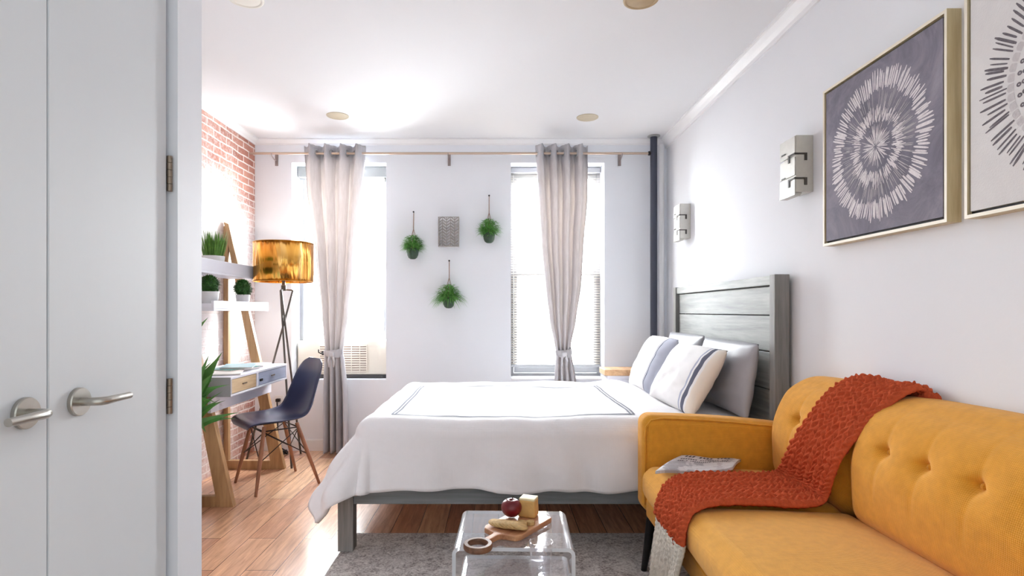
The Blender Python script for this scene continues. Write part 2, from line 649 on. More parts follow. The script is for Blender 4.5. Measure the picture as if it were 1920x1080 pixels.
def hexa(bm, pts, mi=0):
    """eight corners: bottom four then top four"""
    v = [bm.verts.new(p) for p in pts]
    for f in ((0, 3, 2, 1), (4, 5, 6, 7), (0, 1, 5, 4), (1, 2, 6, 5), (2, 3, 7, 6), (3, 0, 4, 7)):
        bm.faces.new([v[i] for i in f]).material_index = mi


def frame_of(d):
    d = d.normalized()
    up = Vector((0, 0, 1)) if abs(d.z) < 0.95 else Vector((1, 0, 0))
    a = d.cross(up).normalized()
    b = a.cross(d).normalized()
    return a, b


def tube(bm, pts, r, seg=10, cap=True, closed=False, mi=0):
    pts = [Vector(p) for p in pts]
    n = len(pts)
    rr = r if isinstance(r, (list, tuple)) else [r] * n
    rings = []
    pa = None
    for i, p in enumerate(pts):
        if closed:
            d = pts[(i + 1) % n] - pts[i - 1]
        else:
            d = pts[min(i + 1, n - 1)] - pts[max(i - 1, 0)]
        d.normalize()
        if pa is None:
            a, b = frame_of(d)
        else:
            a = (pa - d * pa.dot(d)).normalized()
            b = a.cross(d)
        pa = a
        rings.append([bm.verts.new(p + (a * cos(2 * PI * k / seg) + b * sin(2 * PI * k / seg)) * rr[i]) for k in range(seg)])
    m = n if closed else n - 1
    for i in range(m):
        A, C = rings[i], rings[(i + 1) % n]
        for k in range(seg):
            bm.faces.new((A[k], A[(k + 1) % seg], C[(k + 1) % seg], C[k])).material_index = mi
    if cap and not closed:
        bm.faces.new(list(reversed(rings[0]))).material_index = mi
        bm.faces.new(rings[-1]).material_index = mi


def lathe(bm, prof, c, seg=32, axis='Z', close=True, mi=0):
    """prof: (radius, height) pairs round a vertical (or Y / X) axis through c"""
    rings = []
    c = Vector(c)
    for r, h in prof:
        ring = []
        for k in range(seg):
            a = 2 * PI * k / seg
            if axis == 'Z':
                p = (r * cos(a), r * sin(a), h)
            elif axis == 'X':
                p = (h, r * cos(a), r * sin(a))
            else:
                p = (r * cos(a), h, r * sin(a))
            ring.append(bm.verts.new(c + Vector(p)))
        rings.append(ring)
    for i in range(len(rings) - 1):
        for k in range(seg):
            bm.faces.new((rings[i][k], rings[i][(k + 1) % seg], rings[i + 1][(k + 1) % seg], rings[i + 1][k])).material_index = mi
    if close:
        bm.faces.new(list(reversed(rings[0]))).material_index = mi
        bm.faces.new(rings[-1]).material_index = mi


def grid(bm, fn, nu, nv, mi=0, mif=None):
    vs = [[bm.verts.new(fn(i / nu, j / nv)) for j in range(nv + 1)] for i in range(nu + 1)]
    for i in range(nu):
        for j in range(nv):
            f = bm.faces.new((vs[i][j], vs[i + 1][j], vs[i + 1][j + 1], vs[i][j + 1]))
            f.material_index = mif(i / nu, j / nv) if mif else mi
    return vs


def prism(bm, poly, h0, h1, axis='Z'):
    def P(a, b, h):
        return (a, b, h) if axis == 'Z' else ((a, h, b) if axis == 'Y' else (h, a, b))
    lo = [bm.verts.new(P(a, b, h0)) for a, b in poly]
    hi = [bm.verts.new(P(a, b, h1)) for a, b in poly]
    bm.faces.new(lo[::-1])
    bm.faces.new(hi)
    for i in range(len(poly)):
        j = (i + 1) % len(poly)
        bm.faces.new((lo[i], lo[j], hi[j], hi[i]))


def rbox(bm, c, half, r, n=(6, 6, 6), bulge=(0, 0, 0), k=4, fn=None):
    """rounded, optionally swollen box; fn maps a local point (relative to the centre) to another"""
    ax = []
    for a in range(3):
        h, m = half[a], n[a]
        rr = min(r, h * 0.999)
        s = [-(h - rr + rr * math.tan(PI / 4 * t / k)) for t in range(k, 0, -1)]
        s += [-(h - rr) + 2 * (h - rr) * t / m for t in range(m + 1)]
        s += [(h - rr + rr * math.tan(PI / 4 * t / k)) for t in range(1, k + 1)]
        ax.append(s)
    N = [len(s) - 1 for s in ax]
    cache = {}

    def vert(i, j, q):
        key = (i, j, q)
        if key in cache:
            return cache[key]
        p = Vector((ax[0][i], ax[1][j], ax[2][q]))
        inner = Vector([max(-(half[a] - min(r, half[a] * .999)), min(half[a] - min(r, half[a] * .999), p[a])) for a in range(3)])
        d = p - inner
        o = inner + d.normalized() * r if d.length > 1e-9 else p.copy()
        u = [p[a] / half[a] for a in range(3)]
        for a in range(3):
            if bulge[a]:
                b1, b2 = (a + 1) % 3, (a + 2) % 3
                o[a] += bulge[a] * u[a] * (1 - u[b1] ** 2) * (1 - u[b2] ** 2)
        if fn:
            o = Vector(fn(o))
        cache[key] = bm.verts.new(Vector(c) + o)
        return cache[key]
    for a in range(3):
        b1, b2 = (a + 1) % 3, (a + 2) % 3
        for side in (0, N[a]):
            for i in range(N[b1]):
                for j in range(N[b2]):
                    q = []
                    for di, dj in ((0, 0), (1, 0), (1, 1), (0, 1)):
                        key = [0, 0, 0]
                        key[a] = side; key[b1] = i + di; key[b2] = j + dj
                        q.append(vert(*key))
                    try:
                        bm.faces.new(q)
                    except ValueError:
                        pass


def leaf(bm, base, d, length, width, droop=0.3, seg=4, fold=0.15, mi=0, tipw=0.0, face=None):
    base = Vector(base)
    d = Vector(d).normalized()
    side = d.cross(Vector(face) if face else Vector((0, 0, 1)))
    if side.length < 0.1:
        side = Vector((cos(rnd.random() * 6.28), sin(rnd.random() * 6.28), 0))
    side.normalize()
    prev = None
    p = base.copy()
    for i in range(seg + 1):
        t = i / seg
        w = width * (0.45 + 0.55 * sin(PI * min(1, t * 1.3))) * (1 - t ** 3) if i < seg else tipw + 0.0004
        up = side.cross(d)
        a = bm.verts.new(p - side * w / 2 + up * w * fold)
        m = bm.verts.new(p)
        c = bm.verts.new(p + side * w / 2 + up * w * fold)
        if prev:
            bm.faces.new((prev[0], prev[1], m, a)).material_index = mi
            bm.faces.new((prev[1], prev[2], c, m)).material_index = mi
        prev = (a, m, c)
        d = (d + Vector((0, 0, -droop / seg))).normalized()
        p = p + d * length / seg


# ------------------------------------------------------------ room shell
XL, XR, YB, ZC = -2.0, 1.378, 4.637, 2.55
Y0 = -0.7
CX = -0.85      # closet front
CY = 1.58       # closet far end

bm = B(); box(bm, XL - .2, XR + .2, Y0, YB + .25, -0.1, 0)
struct(fin(bm, 'floor', floor_material(), origin=(0, 0, 0)), 'warm brown glossy wood plank floor')
bm = B(); box(bm, XL - .2, XR + .2, Y0, YB + .25, ZC, ZC + .1)
struct(fin(bm, 'ceiling', ceil_paint))
bm = B(); box(bm, XL - .2, XL, CY - .1, YB + .25, 0, ZC)
struct(fin(bm, 'wall_left', brick_material(), origin=(0, 0, 0)), 'whitewashed red brick wall')
bm = B(); box(bm, XR, XR + .2, Y0, YB + .25, 0, ZC)
struct(fin(bm, 'wall_right', white_paint))
# back wall with two window openings
W1 = (-1.697, -0.923); W2 = (0.100, 0.866); WZ = (0.582, 2.362)
bm = B()
xs = [XL, W1[0], W1[1], W2[0], W2[1], XR]
zs = [0, WZ[0], WZ[1], ZC]
D = 0.25
fv, bv = {}, {}
for i, x in enumerate(xs):
    for j, z in enumerate(zs):
        fv[i, j] = bm.verts.new((x, YB, z)); bv[i, j] = bm.verts.new((x, YB + D, z))
for i in range(5):
    for j in range(3):
        if j == 1 and i in (1, 3):
            bm.faces.new((fv[i, 1], fv[i + 1, 1], bv[i + 1, 1], bv[i, 1]))
            bm.faces.new((fv[i, 2], fv[i + 1, 2], bv[i + 1, 2], bv[i, 2]))
            bm.faces.new((fv[i, 1], fv[i, 2], bv[i, 2], bv[i, 1]))
            bm.faces.new((fv[i + 1, 1], fv[i + 1, 2], bv[i + 1, 2], bv[i + 1, 1]))
            continue
        bm.faces.new((fv[i, j], fv[i + 1, j], fv[i + 1, j + 1], fv[i, j + 1]))
        bm.faces.new((bv[i, j], bv[i + 1, j], bv[i + 1, j + 1], bv[i, j + 1]))
struct(fin(bm, 'wall_back', back_paint))
# closet block on the left, near the camera (its casing face stands proud of the doors)
bm = B()
box(bm, XL, CX - .05, Y0, CY - .001, 0, ZC)                      # body behind the doors
box(bm, CX - .05, CX + .02, 1.462, CY, 0, ZC)                    # far jamb and casing
box(bm, CX - .05, CX + .02, Y0, 1.462, 2.12, ZC)                 # header
box(bm, CX - .05, CX + .02, Y0, 0.55, 0, 2.12)                   # near jamb
struct(fin(bm, 'wall_closet', plain('closet_casing_paint', lin(232, 234, 240), 0.5, var=0.02)))


def closet_door(name, y0, y1, hy, sgn, label):
    r = root_struct(name, (CX - .02, (y0 + y1) / 2, 0.005), label)
    bm = B(); box(bm, CX - .04, CX, y0, y1, 0.006, 2.11)
    fin(bm, 'door_panel', closet_paint, r, bevel=0.002)
    hz = 0.963
    bm = B(); lathe(bm, [(0.0285, 0), (0.0285, 0.007), (0.027, 0.009), (0.0, 0.009)], (CX, hy, hz), 36, 'X', close=False)
    ro = fin(bm, 'rosette', nickel, r, smooth=True, autosm=35)
    bm = B()
    tube(bm, [(CX + .007, hy, hz), (CX + .034, hy, hz), (CX + .044, hy + sgn * .004, hz), (CX + .048, hy + sgn * .014, hz), (CX + .048, hy + sgn * .05, hz), (CX + .048, hy + sgn * .088, hz)],
         [0.0085, 0.0085, 0.0088, 0.0085, 0.0078, 0.0072], 16)
    lv = fin(bm, 'lever_handle', nickel, r, smooth=True, autosm=50)
    return r


d1 = closet_door('door_1', 0.56, 1.064, 1.012, -1, 'left white closet door leaf with lever handle')
d2 = closet_door('door_2', 1.068, 1.446, 1.141, 1, 'right white closet door leaf with lever handle')
for z in (0.927, 1.499):
    bm = B()
    for q in range(5):
        tube(bm, [(CX + .004, 1.4535, z - .045 + q * .0182), (CX + .004, 1.4535, z - .045 + q * .0182 + .0172)], 0.0068, 12)
    fin(bm, 'hinge', bronze, d2, smooth=True, autosm=40)

# crown mouldings and baseboards
def crown(name, pts_dir):
    bm = B()
    prof = [(0, 0), (0, -.075), (.012, -.075), (.014, -.055), (.03, -.038), (.046, -.016), (.055, -.012), (.055, 0)]
    if pts_dir == 'right':
        poly = [(XR - a, ZC + b) for a, b in prof]
        prism(bm, poly, Y0, YB, 'Y')
    elif pts_dir == 'left':
        poly = [(XL + a * .8, ZC + b * .6) for a, b in prof]
        prism(bm, poly, CY, YB, 'Y')
    else:
        poly = [(YB - a * .7, ZC + b * .6) for a, b in prof]
        prism(bm, poly, XL, XR, 'X')
    return struct(fin(bm, name, trim_paint))


crown('trim_1', 'left'); crown('trim_2', 'back'); crown('trim_3', 'right')
bm = B(); box(bm, XL, XR, YB - .014, YB, 0, 0.085); box(bm, XL, XR, YB - .009, YB, 0.085, 0.095)
struct(fin(bm, 'baseboard_back', trim_paint, bevel=0.002))
bm = B(); box(bm, XR - .014, XR, Y0, YB - .015, 0, 0.085); box(bm, XR - .009, XR, Y0, YB - .015, 0.085, 0.095)
struct(fin(bm, 'baseboard_right', trim_paint, bevel=0.002))


# ------------------------------------------------------------ windows
def window(name, X0, X1, meet, bars, sash_lo, label):
    yf = YB + .195
    r = root_struct(name, ((X0 + X1) / 2, yf, WZ[0]), label)
    bm = B()
    t = .028
    box(bm, X0, X0 + t, yf, yf + .05, WZ[0], WZ[1]); box(bm, X1 - t, X1, yf, yf + .05, WZ[0], WZ[1])
    box(bm, X0 + t, X1 - t, yf, yf + .05, WZ[1] - .04, WZ[1]); box(bm, X0 + t, X1 - t, yf, yf + .05, WZ[0], WZ[0] + .035)
    fin(bm, 'window_frame', window_mat, r, bevel=0.002)
    a, b_ = X0 + t + .001, X1 - t - .001
    s = .03
    bm = B()
    box(bm, a, b_, yf + .012, yf + .034, WZ[1] - .085, WZ[1] - .041); box(bm, a, b_, yf + .012, yf + .034, meet, meet + .03)
    box(bm, a, a + s, yf + .012, yf + .034, meet + .03, WZ[1] - .085); box(bm, b_ - s, b_, yf + .012, yf + .034, meet + .03, WZ[1] - .085)
    for z in bars:
        box(bm, a + s, b_ - s, yf + .016, yf + .03, z - .009, z + .009)
    fin(bm, 'upper_sash', window_mat, r, bevel=0.002)
    bm = B()
    box(bm, a, b_, yf - .014, yf + .01, meet - .002, meet + .028); box(bm, a, b_, yf - .014, yf + .01, sash_lo, sash_lo + .05)
    box(bm, a, a + s, yf - .014, yf + .01, sash_lo + .05, meet - .002); box(bm, b_ - s, b_, yf - .014, yf + .01, sash_lo + .05, meet - .002)
    fin(bm, 'lower_sash', window_mat, r, bevel=0.002)
    bm = B(); box(bm, a + s, b_ - s, yf + .021, yf + .025, meet + .03, WZ[1] - .085); box(bm, a + s, b_ - s, yf - .004, yf, sash_lo + .05, meet)
    fin(bm, 'window_pane', pane_glass, r)
    return r


w1 = window('window_1', W1[0], W1[1], 1.455, [1.80], 0.905, 'left window with air conditioner under its sash')
w2 = window('window_2', W2[0], W2[1], 1.45, [], 0.62, 'right window with raised lower rail behind slatted blind')
bm = B(); box(bm, W2[0] + .001, W2[1] - .001, YB - .015, YB + .19, WZ[0] - .0005, WZ[0] + .012)
fin(bm, 'window_sill', trim_paint, w2, bevel=.003)
# roller housing at the head of the left window
t = thing('roller_blind', 'grey roller blind housing at the head of the left window', 'blind', ((W1[0] + W1[1]) / 2, YB + .14, 2.27))
bm = B(); box(bm, W1[0] + .004, W1[1] - .004, YB + .12, YB + .185, 2.272, 2.359)
fin(bm, 'housing', plain('grey_blind_housing', lin(128, 128, 126), 0.6), t, bevel=.004)
bm = B(); tube(bm, [(W1[1] - .035, YB + .135, 2.272), (W1[1] - .035, YB + .135, 2.235)], .006, 8)
fin(bm, 'pull', plain('pull_dark', lin(90, 88, 80), .5), t, smooth=True)

# air conditioner filling the lower left window
t = thing('air_conditioner', 'cream window air conditioner with square grille below the left sash', 'air conditioner', (-1.31, YB + .12, 0.583))
bm = B(); box(bm, W1[0] + .012, W1[1] - .012, YB + .10, YB + .24, 0.612, 0.895)
fin(bm, 'body', cream_plastic, t, bevel=.008)
bm = B(); box(bm, W1[0] + .012, W1[1] - .012, YB + .09, YB + .24, 0.584, 0.612)
fin(bm, 'base_strip', plain('dark_sill_strip', lin(66, 64, 66), .7), t, bevel=.003)  # dark strip along the sill gap under the body
bm = B(); box(bm, -1.50, -1.105, YB + .098, YB + .0995, 0.632, 0.862)
gr = fin(bm, 'grille', vent_dark, t)
bm = B()
for k in range(12):
    z = 0.636 + k * .0195
    box(bm, -1.502, -1.103, YB + .088, YB + .098, z, z + .011)
for x in (-1.503, -1.37, -1.235, -1.165, -1.107):
    box(bm, x, x + .007, YB + .087, YB + .098, 0.630, 0.864)
fin(bm, 'louvres', cream_plastic, gr, bevel=.001)

# venetian blind in the right window
t = thing('venetian_blind', 'white slatted venetian blind lowered in the right window', 'blind', ((W2[0] + W2[1]) / 2, YB + .15, 0.60))
bm = B()
z = 0.70
while z < 2.30:
    x0, x1 = W2[0] + .006, W2[1] - .006
    yc = YB + .155
    dz = .0035
    hexa(bm, [(x0, yc - .012, z - dz), (x1, yc - .012, z - dz), (x1, yc + .012, z + dz), (x0, yc + .012, z + dz),
              (x0, yc - .012, z - dz + .0012), (x1, yc - .012, z - dz + .0012), (x1, yc + .012, z + dz + .0012), (x0, yc + .012, z + dz + .0012)])
    z += .0212
fin(bm, 'slats', slat_mat, t)
bm = B(); box(bm, W2[0] + .004, W2[1] - .004, YB + .135, YB + .175, 2.315, 2.356)
fin(bm, 'head_rail', window_mat, t, bevel=.003)
bm = B(); box(bm, W2[0] + .006, W2[1] - .006, YB + .138, YB + .172, 0.672, 0.692)
fin(bm, 'bottom_rail', window_mat, t, bevel=.003)
bm = B()
for x in (W2[0] + .1, (W2[0] + W2[1]) / 2, W2[1] - .1):
    tube(bm, [(x, YB + .142, .69), (x, YB + .142, 2.32)], .0009, 5)
fin(bm, 'ladder_cord', window_mat, t)

# ------------------------------------------------------------ curtain rod and curtains
RZ, RY = 2.41, 4.535
t = thing('curtain_rod', 'thin brass curtain rod running across the whole window wall', 'curtain rod', (-0.35, RY, RZ))
rod_mat = plain('pale_brass_rod', lin(196, 176, 160), 0.35, 0.7)
bm = B(); tube(bm, [(XL + .002, RY, RZ), (1.205, RY, RZ)], .0095, 14)
fin(bm, 'rod', rod_mat, t, smooth=True, autosm=40)
bm = B(); lathe(bm, [(.0, 0), (.016, .002), (.018, .012), (.012, .022), (0.0, .024)], (1.198, RY, RZ), 16, 'X', close=False)
fin(bm, 'finial', black_metal, t, smooth=True)
for bx in (-1.82, -.405, .99):
    bm = B()
    tube(bm, [(bx, YB - .006, RZ - .035), (bx, YB - .05, RZ - .035), (bx, RY, RZ - .018), (bx, RY - .012, RZ - .004)], .0045, 8)
    box(bm, bx - .012, bx + .012, YB - .006, YB, RZ - .075, RZ + .02)
    fin(bm, 'bracket', plain('bracket_metal', lin(150, 138, 136), .4, .6), t)


def curtain(label, tops, tie_x, n, seed, bottom, flip=0):
    """tops: list of (z, x_left, x_right)"""
    cx = (tops[0][1] + tops[0][2]) / 2
    t = thing('curtain', label, 'curtain', (cx, RY, 0.02), 'grey grommet curtains at the two windows')

    def edge(z):
        for i in range(len(tops) - 1):
            z1, a1, b1 = tops[i]; z2, a2, b2 = tops[i + 1]
            if z <= z1 and z >= z2:
                f = (z1 - z) / (z1 - z2)
                f = f * f * (3 - 2 * f) * .35 + f * .65
                return a1 + (a2 - a1) * f, b1 + (b2 - b1) * f
        return tops[-1][1], tops[-1][2]
    ztop = 2.475

    def amp(z):
        if z > 2.3:
            return .046
        if z > .83:
            return .024 + .024 * ((z - .83) / 1.47) ** .5
        return .022 + .022 * min(1, (.83 - z) / .3)

    def shape(z, u):
        a, b = edge(z)
        ph = u * n * 2 * PI + flip
        k = .25 * sin(3.1 * u * PI + seed) * (1 if z < 2.3 else 0)
        uu = u + .018 * sin(2 * ph + seed) * (1 if z < 2.35 else .3)
        y = RY + amp(z) * sin(ph + k * max(0, 2.3 - z)) + .006 * noise.noise(Vector((u * 9 + seed, z * 2.5, 3)))
        return a + (b - a) * uu, y
    bm = B()

    def f(u, v):
        z = ztop + (.012 - ztop) * v
        x, y = shape(z, u)
        return (x, y, z + (.006 * cos(u * n * 2 * PI * 2) if v == 0 else 0))
    grid(bm, f, n * 22, 120)
    fin(bm, 'curtain_panel', curtain_mat, t, smooth=True, solid=.0012)
    bm = B()

    def fh(u, v):
        z = ztop - .003 - .105 * v
        x, y = shape(z, u)
        return (x, y + .004, z)
    grid(bm, fh, n * 22, 6)
    fin(bm, 'header_band', plain('shaded_header_lining', lin(110, 108, 112), .9), t, smooth=True, solid=.001)  # dark grey paints the shade between header folds into the lining
    # grommets where the cloth crosses the rod
    for q in range(2 * n):
        u = (q * PI - flip) / (2 * PI * n)
        if u < .02 or u > .98:
            continue
        x, y = shape(RZ, u)
        dx = .0015
        bm = B()
        xa, ya = shape(RZ, u - .004); xb, yb = shape(RZ, u + .004)
        tn = Vector((xb - xa, yb - ya, 0)).normalized()
        up = Vector((0, 0, 1))
        pts = [Vector((x, y, RZ)) + (tn * cos(w) + up * sin(w)) * .024 for w in [2 * PI * s / 20 for s in range(20)]]
        tube(bm, pts, .0042, 6, closed=True)
        fin(bm, 'grommet', brass_ring, t, smooth=True)
    # tie back
    a, b = edge(.815)
    bm = B()
    xc, hw = (a + b) / 2, (b - a) / 2 + .006

    def ft(u, v):
        w = 2 * PI * u
        zz = .815 + .03 * (v - .5) * 2 * (1 + .25 * cos(w)) + .012 * sin(w)
        q = 1.0 - .1 * (2 * v - 1) ** 2
        return (xc + hw * cos(w) * q, RY + .042 * sin(w) * q, zz)
    grid(bm, ft, 40, 8)
    tb = fin(bm, 'tieback', curtain_mat, t, smooth=True, solid=.004)
    bm = B()
    kx = xc - (.0 if tie_x else 0)
    rbox(bm, (kx, RY - .052, .80), (.022, .016, .022), .014, (2, 2, 2))
    for s in (-1, 1):
        pts = [Vector((kx + s * .01, RY - .055, .79)), Vector((kx + s * .022, RY - .058, .75)), Vector((kx + s * .018, RY - .056, .70))]
        tube(bm, pts, [.011, .009, .005], 8)
    fin(bm, 'tieback_knot', plain('knot_linen', lin(206, 204, 208), .9, var=.08), tb, smooth=True)
    return t


def cxp(px):  # the rod plane's picture column as a length, used only for the curtains' measured outlines
    return (px - 935) * RY / 1060


L = [(2.48, 567, 684), (2.10, 573, 677), (1.60, 590, 664), (1.12, 601, 652), (.815, 608, 642), (.76, 606, 645), (.50, 603, 651), (0.0, 603, 652)]
R_ = [(2.48, 1004, 1103), (2.05, 1010, 1102), (1.66, 1016, 1094), (1.36, 1023, 1090), (1.07, 1031, 1080), (.86, 1041, 1070), (.815, 1043, 1071), (.6, 1040, 1080), (0.0, 1036, 1084)]
curtain('grey linen curtain tied back at the left window beside the gold lamp', [(z, cxp(a), cxp(b)) for z, a, b in L], 0, 4, 1.3, 0, 0.9)
curtain('grey linen curtain tied back before the slatted blind of the right window', [(z, cxp(a), cxp(b)) for z, a, b in R_], 0, 4, 4.1, 0, 2.4)

t = tag(fin((lambda b: (tube(b, [(-1.44, YB - .001, .80), (-1.44, YB - .05, .80), (-1.455, YB - .07, .812), (-1.455, YB - .07, .835)], .005, 8),
                       lathe(b, [(.016, 0), (.016, -.006), (0.0, -.006)], (-1.44, YB, .80), 16, 'Y', close=False), b)[2])(B()), 'curtain_hook', black_metal, smooth=True),
        'small dark curtain hook on the wall left of the tied curtain', 'hook')

# ------------------------------------------------------------ pipe
t = thing('heating_pipe', 'dark blue-grey vertical heating pipe in the right back corner', 'pipe', (1.244, 4.535, 0))
bm = B(); tube(bm, [(1.244, 4.535, 0), (1.244, 4.535, ZC)], .0275, 24)
fin(bm, 'pipe', pipe_paint, t, smooth=True, autosm=40)
bm = B(); lathe(bm, [(.05, 0), (.05, -.006), (.03, -.012)], (1.244, 4.535, ZC), 24, close=False)
fin(bm, 'ceiling_flange', plain('grey_flange', lin(150, 150, 150), .4), t, smooth=True, autosm=40)
bm = B(); tube(bm, [(1.325, 4.60, 0), (1.325, 4.60, ZC - .05)], .02, 20)
tag(fin(bm, 'riser_pipe', trim_paint, smooth=True, autosm=40), 'slim white painted riser pipe in the corner beside the dark pipe', 'pipe')

# ------------------------------------------------------------ ceiling lights
def ceiling_light(x, y, mat, label):
    t = thing('ceiling_light', label, 'ceiling light', (x, y, ZC), 'round recessed ceiling lights')
    bm = B(); lathe(bm, [(.079, 0), (.078, -.004), (.070, -.006), (.064, -.003)], (x, y, ZC), 40, close=False)
    fin(bm, 'trim_ring', mat, t, smooth=True, autosm=50)
    bm = B(); lathe(bm, [(.064, -.003), (.045, -.0045), (.0005, -.005)], (x, y, ZC), 40, close=False)
    fin(bm, 'lens', mat, t, smooth=True)


ceiling_light(-1.158, 4.066, disc_mat, 'beige recessed ceiling light in front of the left window curtain')
ceiling_light(.644, 4.10, disc_mat, 'beige recessed ceiling light in front of the right window curtain')
ceiling_light(.642, 2.55, disc_dark, 'brown recessed ceiling light cut by the top of the picture')
ceiling_light(-1.138, 2.54, disc_white, 'whitish recessed ceiling light at the top left, barely showing')

# ------------------------------------------------------------ bed
bed = thing('bed', 'grey weathered wood double bed with plank headboard against the right wall', 'bed', (.3, 3.4, 0))
bm = B()
for (a, b_, z0, z1) in ((2.70, 4.13, .20, .37), (2.70, 4.13, .375, .55), (2.70, 4.13, .555, .76), (2.70, 4.13, .765, .945), (2.70, 4.13, .95, 1.122), (2.70, 4.13, 1.127, 1.265)):
    box(bm, 1.318, 1.342, a, b_, z0, z1)
hb = fin(bm, 'headboard', grey_wood, bed, bevel=.003)
bm = B(); box(bm, 1.30, 1.358, 2.70, 4.13, 1.27, 1.315)
fin(bm, 'headboard_rail', grey_wood, bed, bevel=.003)
for y in (2.645, 4.13):
    bm = B(); box(bm, 1.292, 1.362, y, y + .055, 0.013 if y < 3 else 0, 1.318)
    fin(bm, 'headboard_post', grey_wood_z, bed, bevel=.003)
for y in (2.66, 4.10):
    bm = B(); box(bm, -.758, -.685, y, y + .07, 0.013 if y < 2.8 else 0, .335)
    fin(bm, 'foot_leg', grey_wood_z, bed, bevel=.003)
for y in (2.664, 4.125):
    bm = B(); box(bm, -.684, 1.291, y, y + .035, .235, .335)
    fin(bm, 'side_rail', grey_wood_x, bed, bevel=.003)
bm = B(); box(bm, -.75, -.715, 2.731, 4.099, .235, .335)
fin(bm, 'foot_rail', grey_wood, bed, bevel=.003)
bm = B()
for k in range(13):
    x = -.66 + k * .158
    box(bm, x, x + .07, 2.70, 4.124, .30, .318)
fin(bm, 'slats', pine_y, bed)
bm = B(); rbox(bm, (.32, 3.41, .455), (.965, .70, .135), .05, (10, 8, 2))
mt = tag(fin(bm, 'mattress', sheet_mat, smooth=True), 'white mattress on the bed frame under the duvet', 'mattress')

# duvet
TZ = .622


def duvet_pt(sx, sy, lift=0.0):
    """sheet coordinates in metres -> draped point"""
    x0, y0, y1 = -.60, 2.705, 4.075
    a = max(0.0, x0 - sx)
    b = max(0.0, y0 - sy)
    c = max(0.0, sy - y1)
    px, py = max(sx, x0), min(max(sy, y0), y1)
    ov = -b if b > 0 else c
    h = math.hypot(a, ov)
    wr = noise.noise(Vector((sx * 3, sy * 3, 1.7)))
    wr2 = noise.noise(Vector((sx * 9, sy * 7, 5.2)))
    z = TZ + lift + .014 * wr + .004 * wr2
    # the duvet is plumper along its edge and by the pillows
    z += .016 * math.exp(-((sx - .80) / .12) ** 2)
    kk = min(1, max(0, (sx - .84) / .14))
    z -= .020 * kk * kk * (3 - 2 * kk)
    if h <= 0:
        return Vector((px, py, z))
    ang = math.atan2(a, abs(ov)) / (PI / 2)      # 0 near side, 1 foot
    R = .07
    th = math.radians(7 + 20 * min(1, ang * 1.6) + 8 * sin(PI * ang))
    if h < R * PI / 2:
        out, drop = R * sin(h / R), R * (1 - cos(h / R))
        q = 0
    else:
        q = h - R * PI / 2
        out, drop = R + q * sin(th) + (.045 * ang * sin(PI * min(1, q / .42))), R + q * cos(th)
    fold = 0
    if q > 0:
        al = (sx if ang < .3 else sy)
        fold = q * (.09 * noise.noise(Vector((sx * 9 + sy * 4, sy * 5, 2))) + .05 * sin(al * 11 + 1.0) + .03 * sin(al * 23 + 2) + .12 * noise.noise(Vector((sx * 4.5, sy * 4.5, 9))))
        if a > 0 and ov != 0:
            fold += q * .06 * sin(ang * 19)
        out += fold
    drop += (.022 * noise.noise(Vector((sx * 2.2, 4, 4))) + .006 * sin(sx * 17)) * min(1, q / .2) if ang < .5 else 0
    d = Vector((-a / h, ov / h, 0))
    n = d * cos(0) * lift if q > 0 else Vector((0, 0, 0))
    return Vector((px, py, z - (lift if q > 0 else 0))) + d * out + n + Vector((0, 0, -drop))


bm = B()
HA, HB = .40, .345


def fd(u, v):
    # denser at the foot and near hem
    sx = -.60 - HA + (1.23 + .60 + HA) * u
    sy = 2.705 - HB + (4.075 + .53 - 2.705 + HB) * v  # unseen far side lengthened to darken the floor under the bed
    return duvet_pt(sx, sy)


grid(bm, fd, 170, 150)
dv = tag(fin(bm, 'duvet', duvet_mat, smooth=True, solid=.028, offset=0), 'white cotton duvet with thin grey stitched rectangle draped over the bed', 'duvet')
# the stitched border follows the cloth
bm = B()
for (ax, ay, bx, by) in ((-.52, 2.745, .66, 2.745), (.66, 2.745, .66, 3.82), (.66, 3.82, -.52, 3.82), (-.52, 3.82, -.52, 2.745)):
    for off in (0, .017):
        ln = math.hypot(bx - ax, by - ay)
        nseg = int(ln / .02)
        nx, ny = -(by - ay) / ln, (bx - ax) / ln

        def fs(u, v):
            w = (v - .5) * .009 + off
            return duvet_pt(ax + (bx - ax) * u + nx * w, ay + (by - ay) * u + ny * w, .0156)
        grid(bm, fs, nseg, 1)
fin(bm, 'stitched_border', stitch_mat, dv, smooth=True)


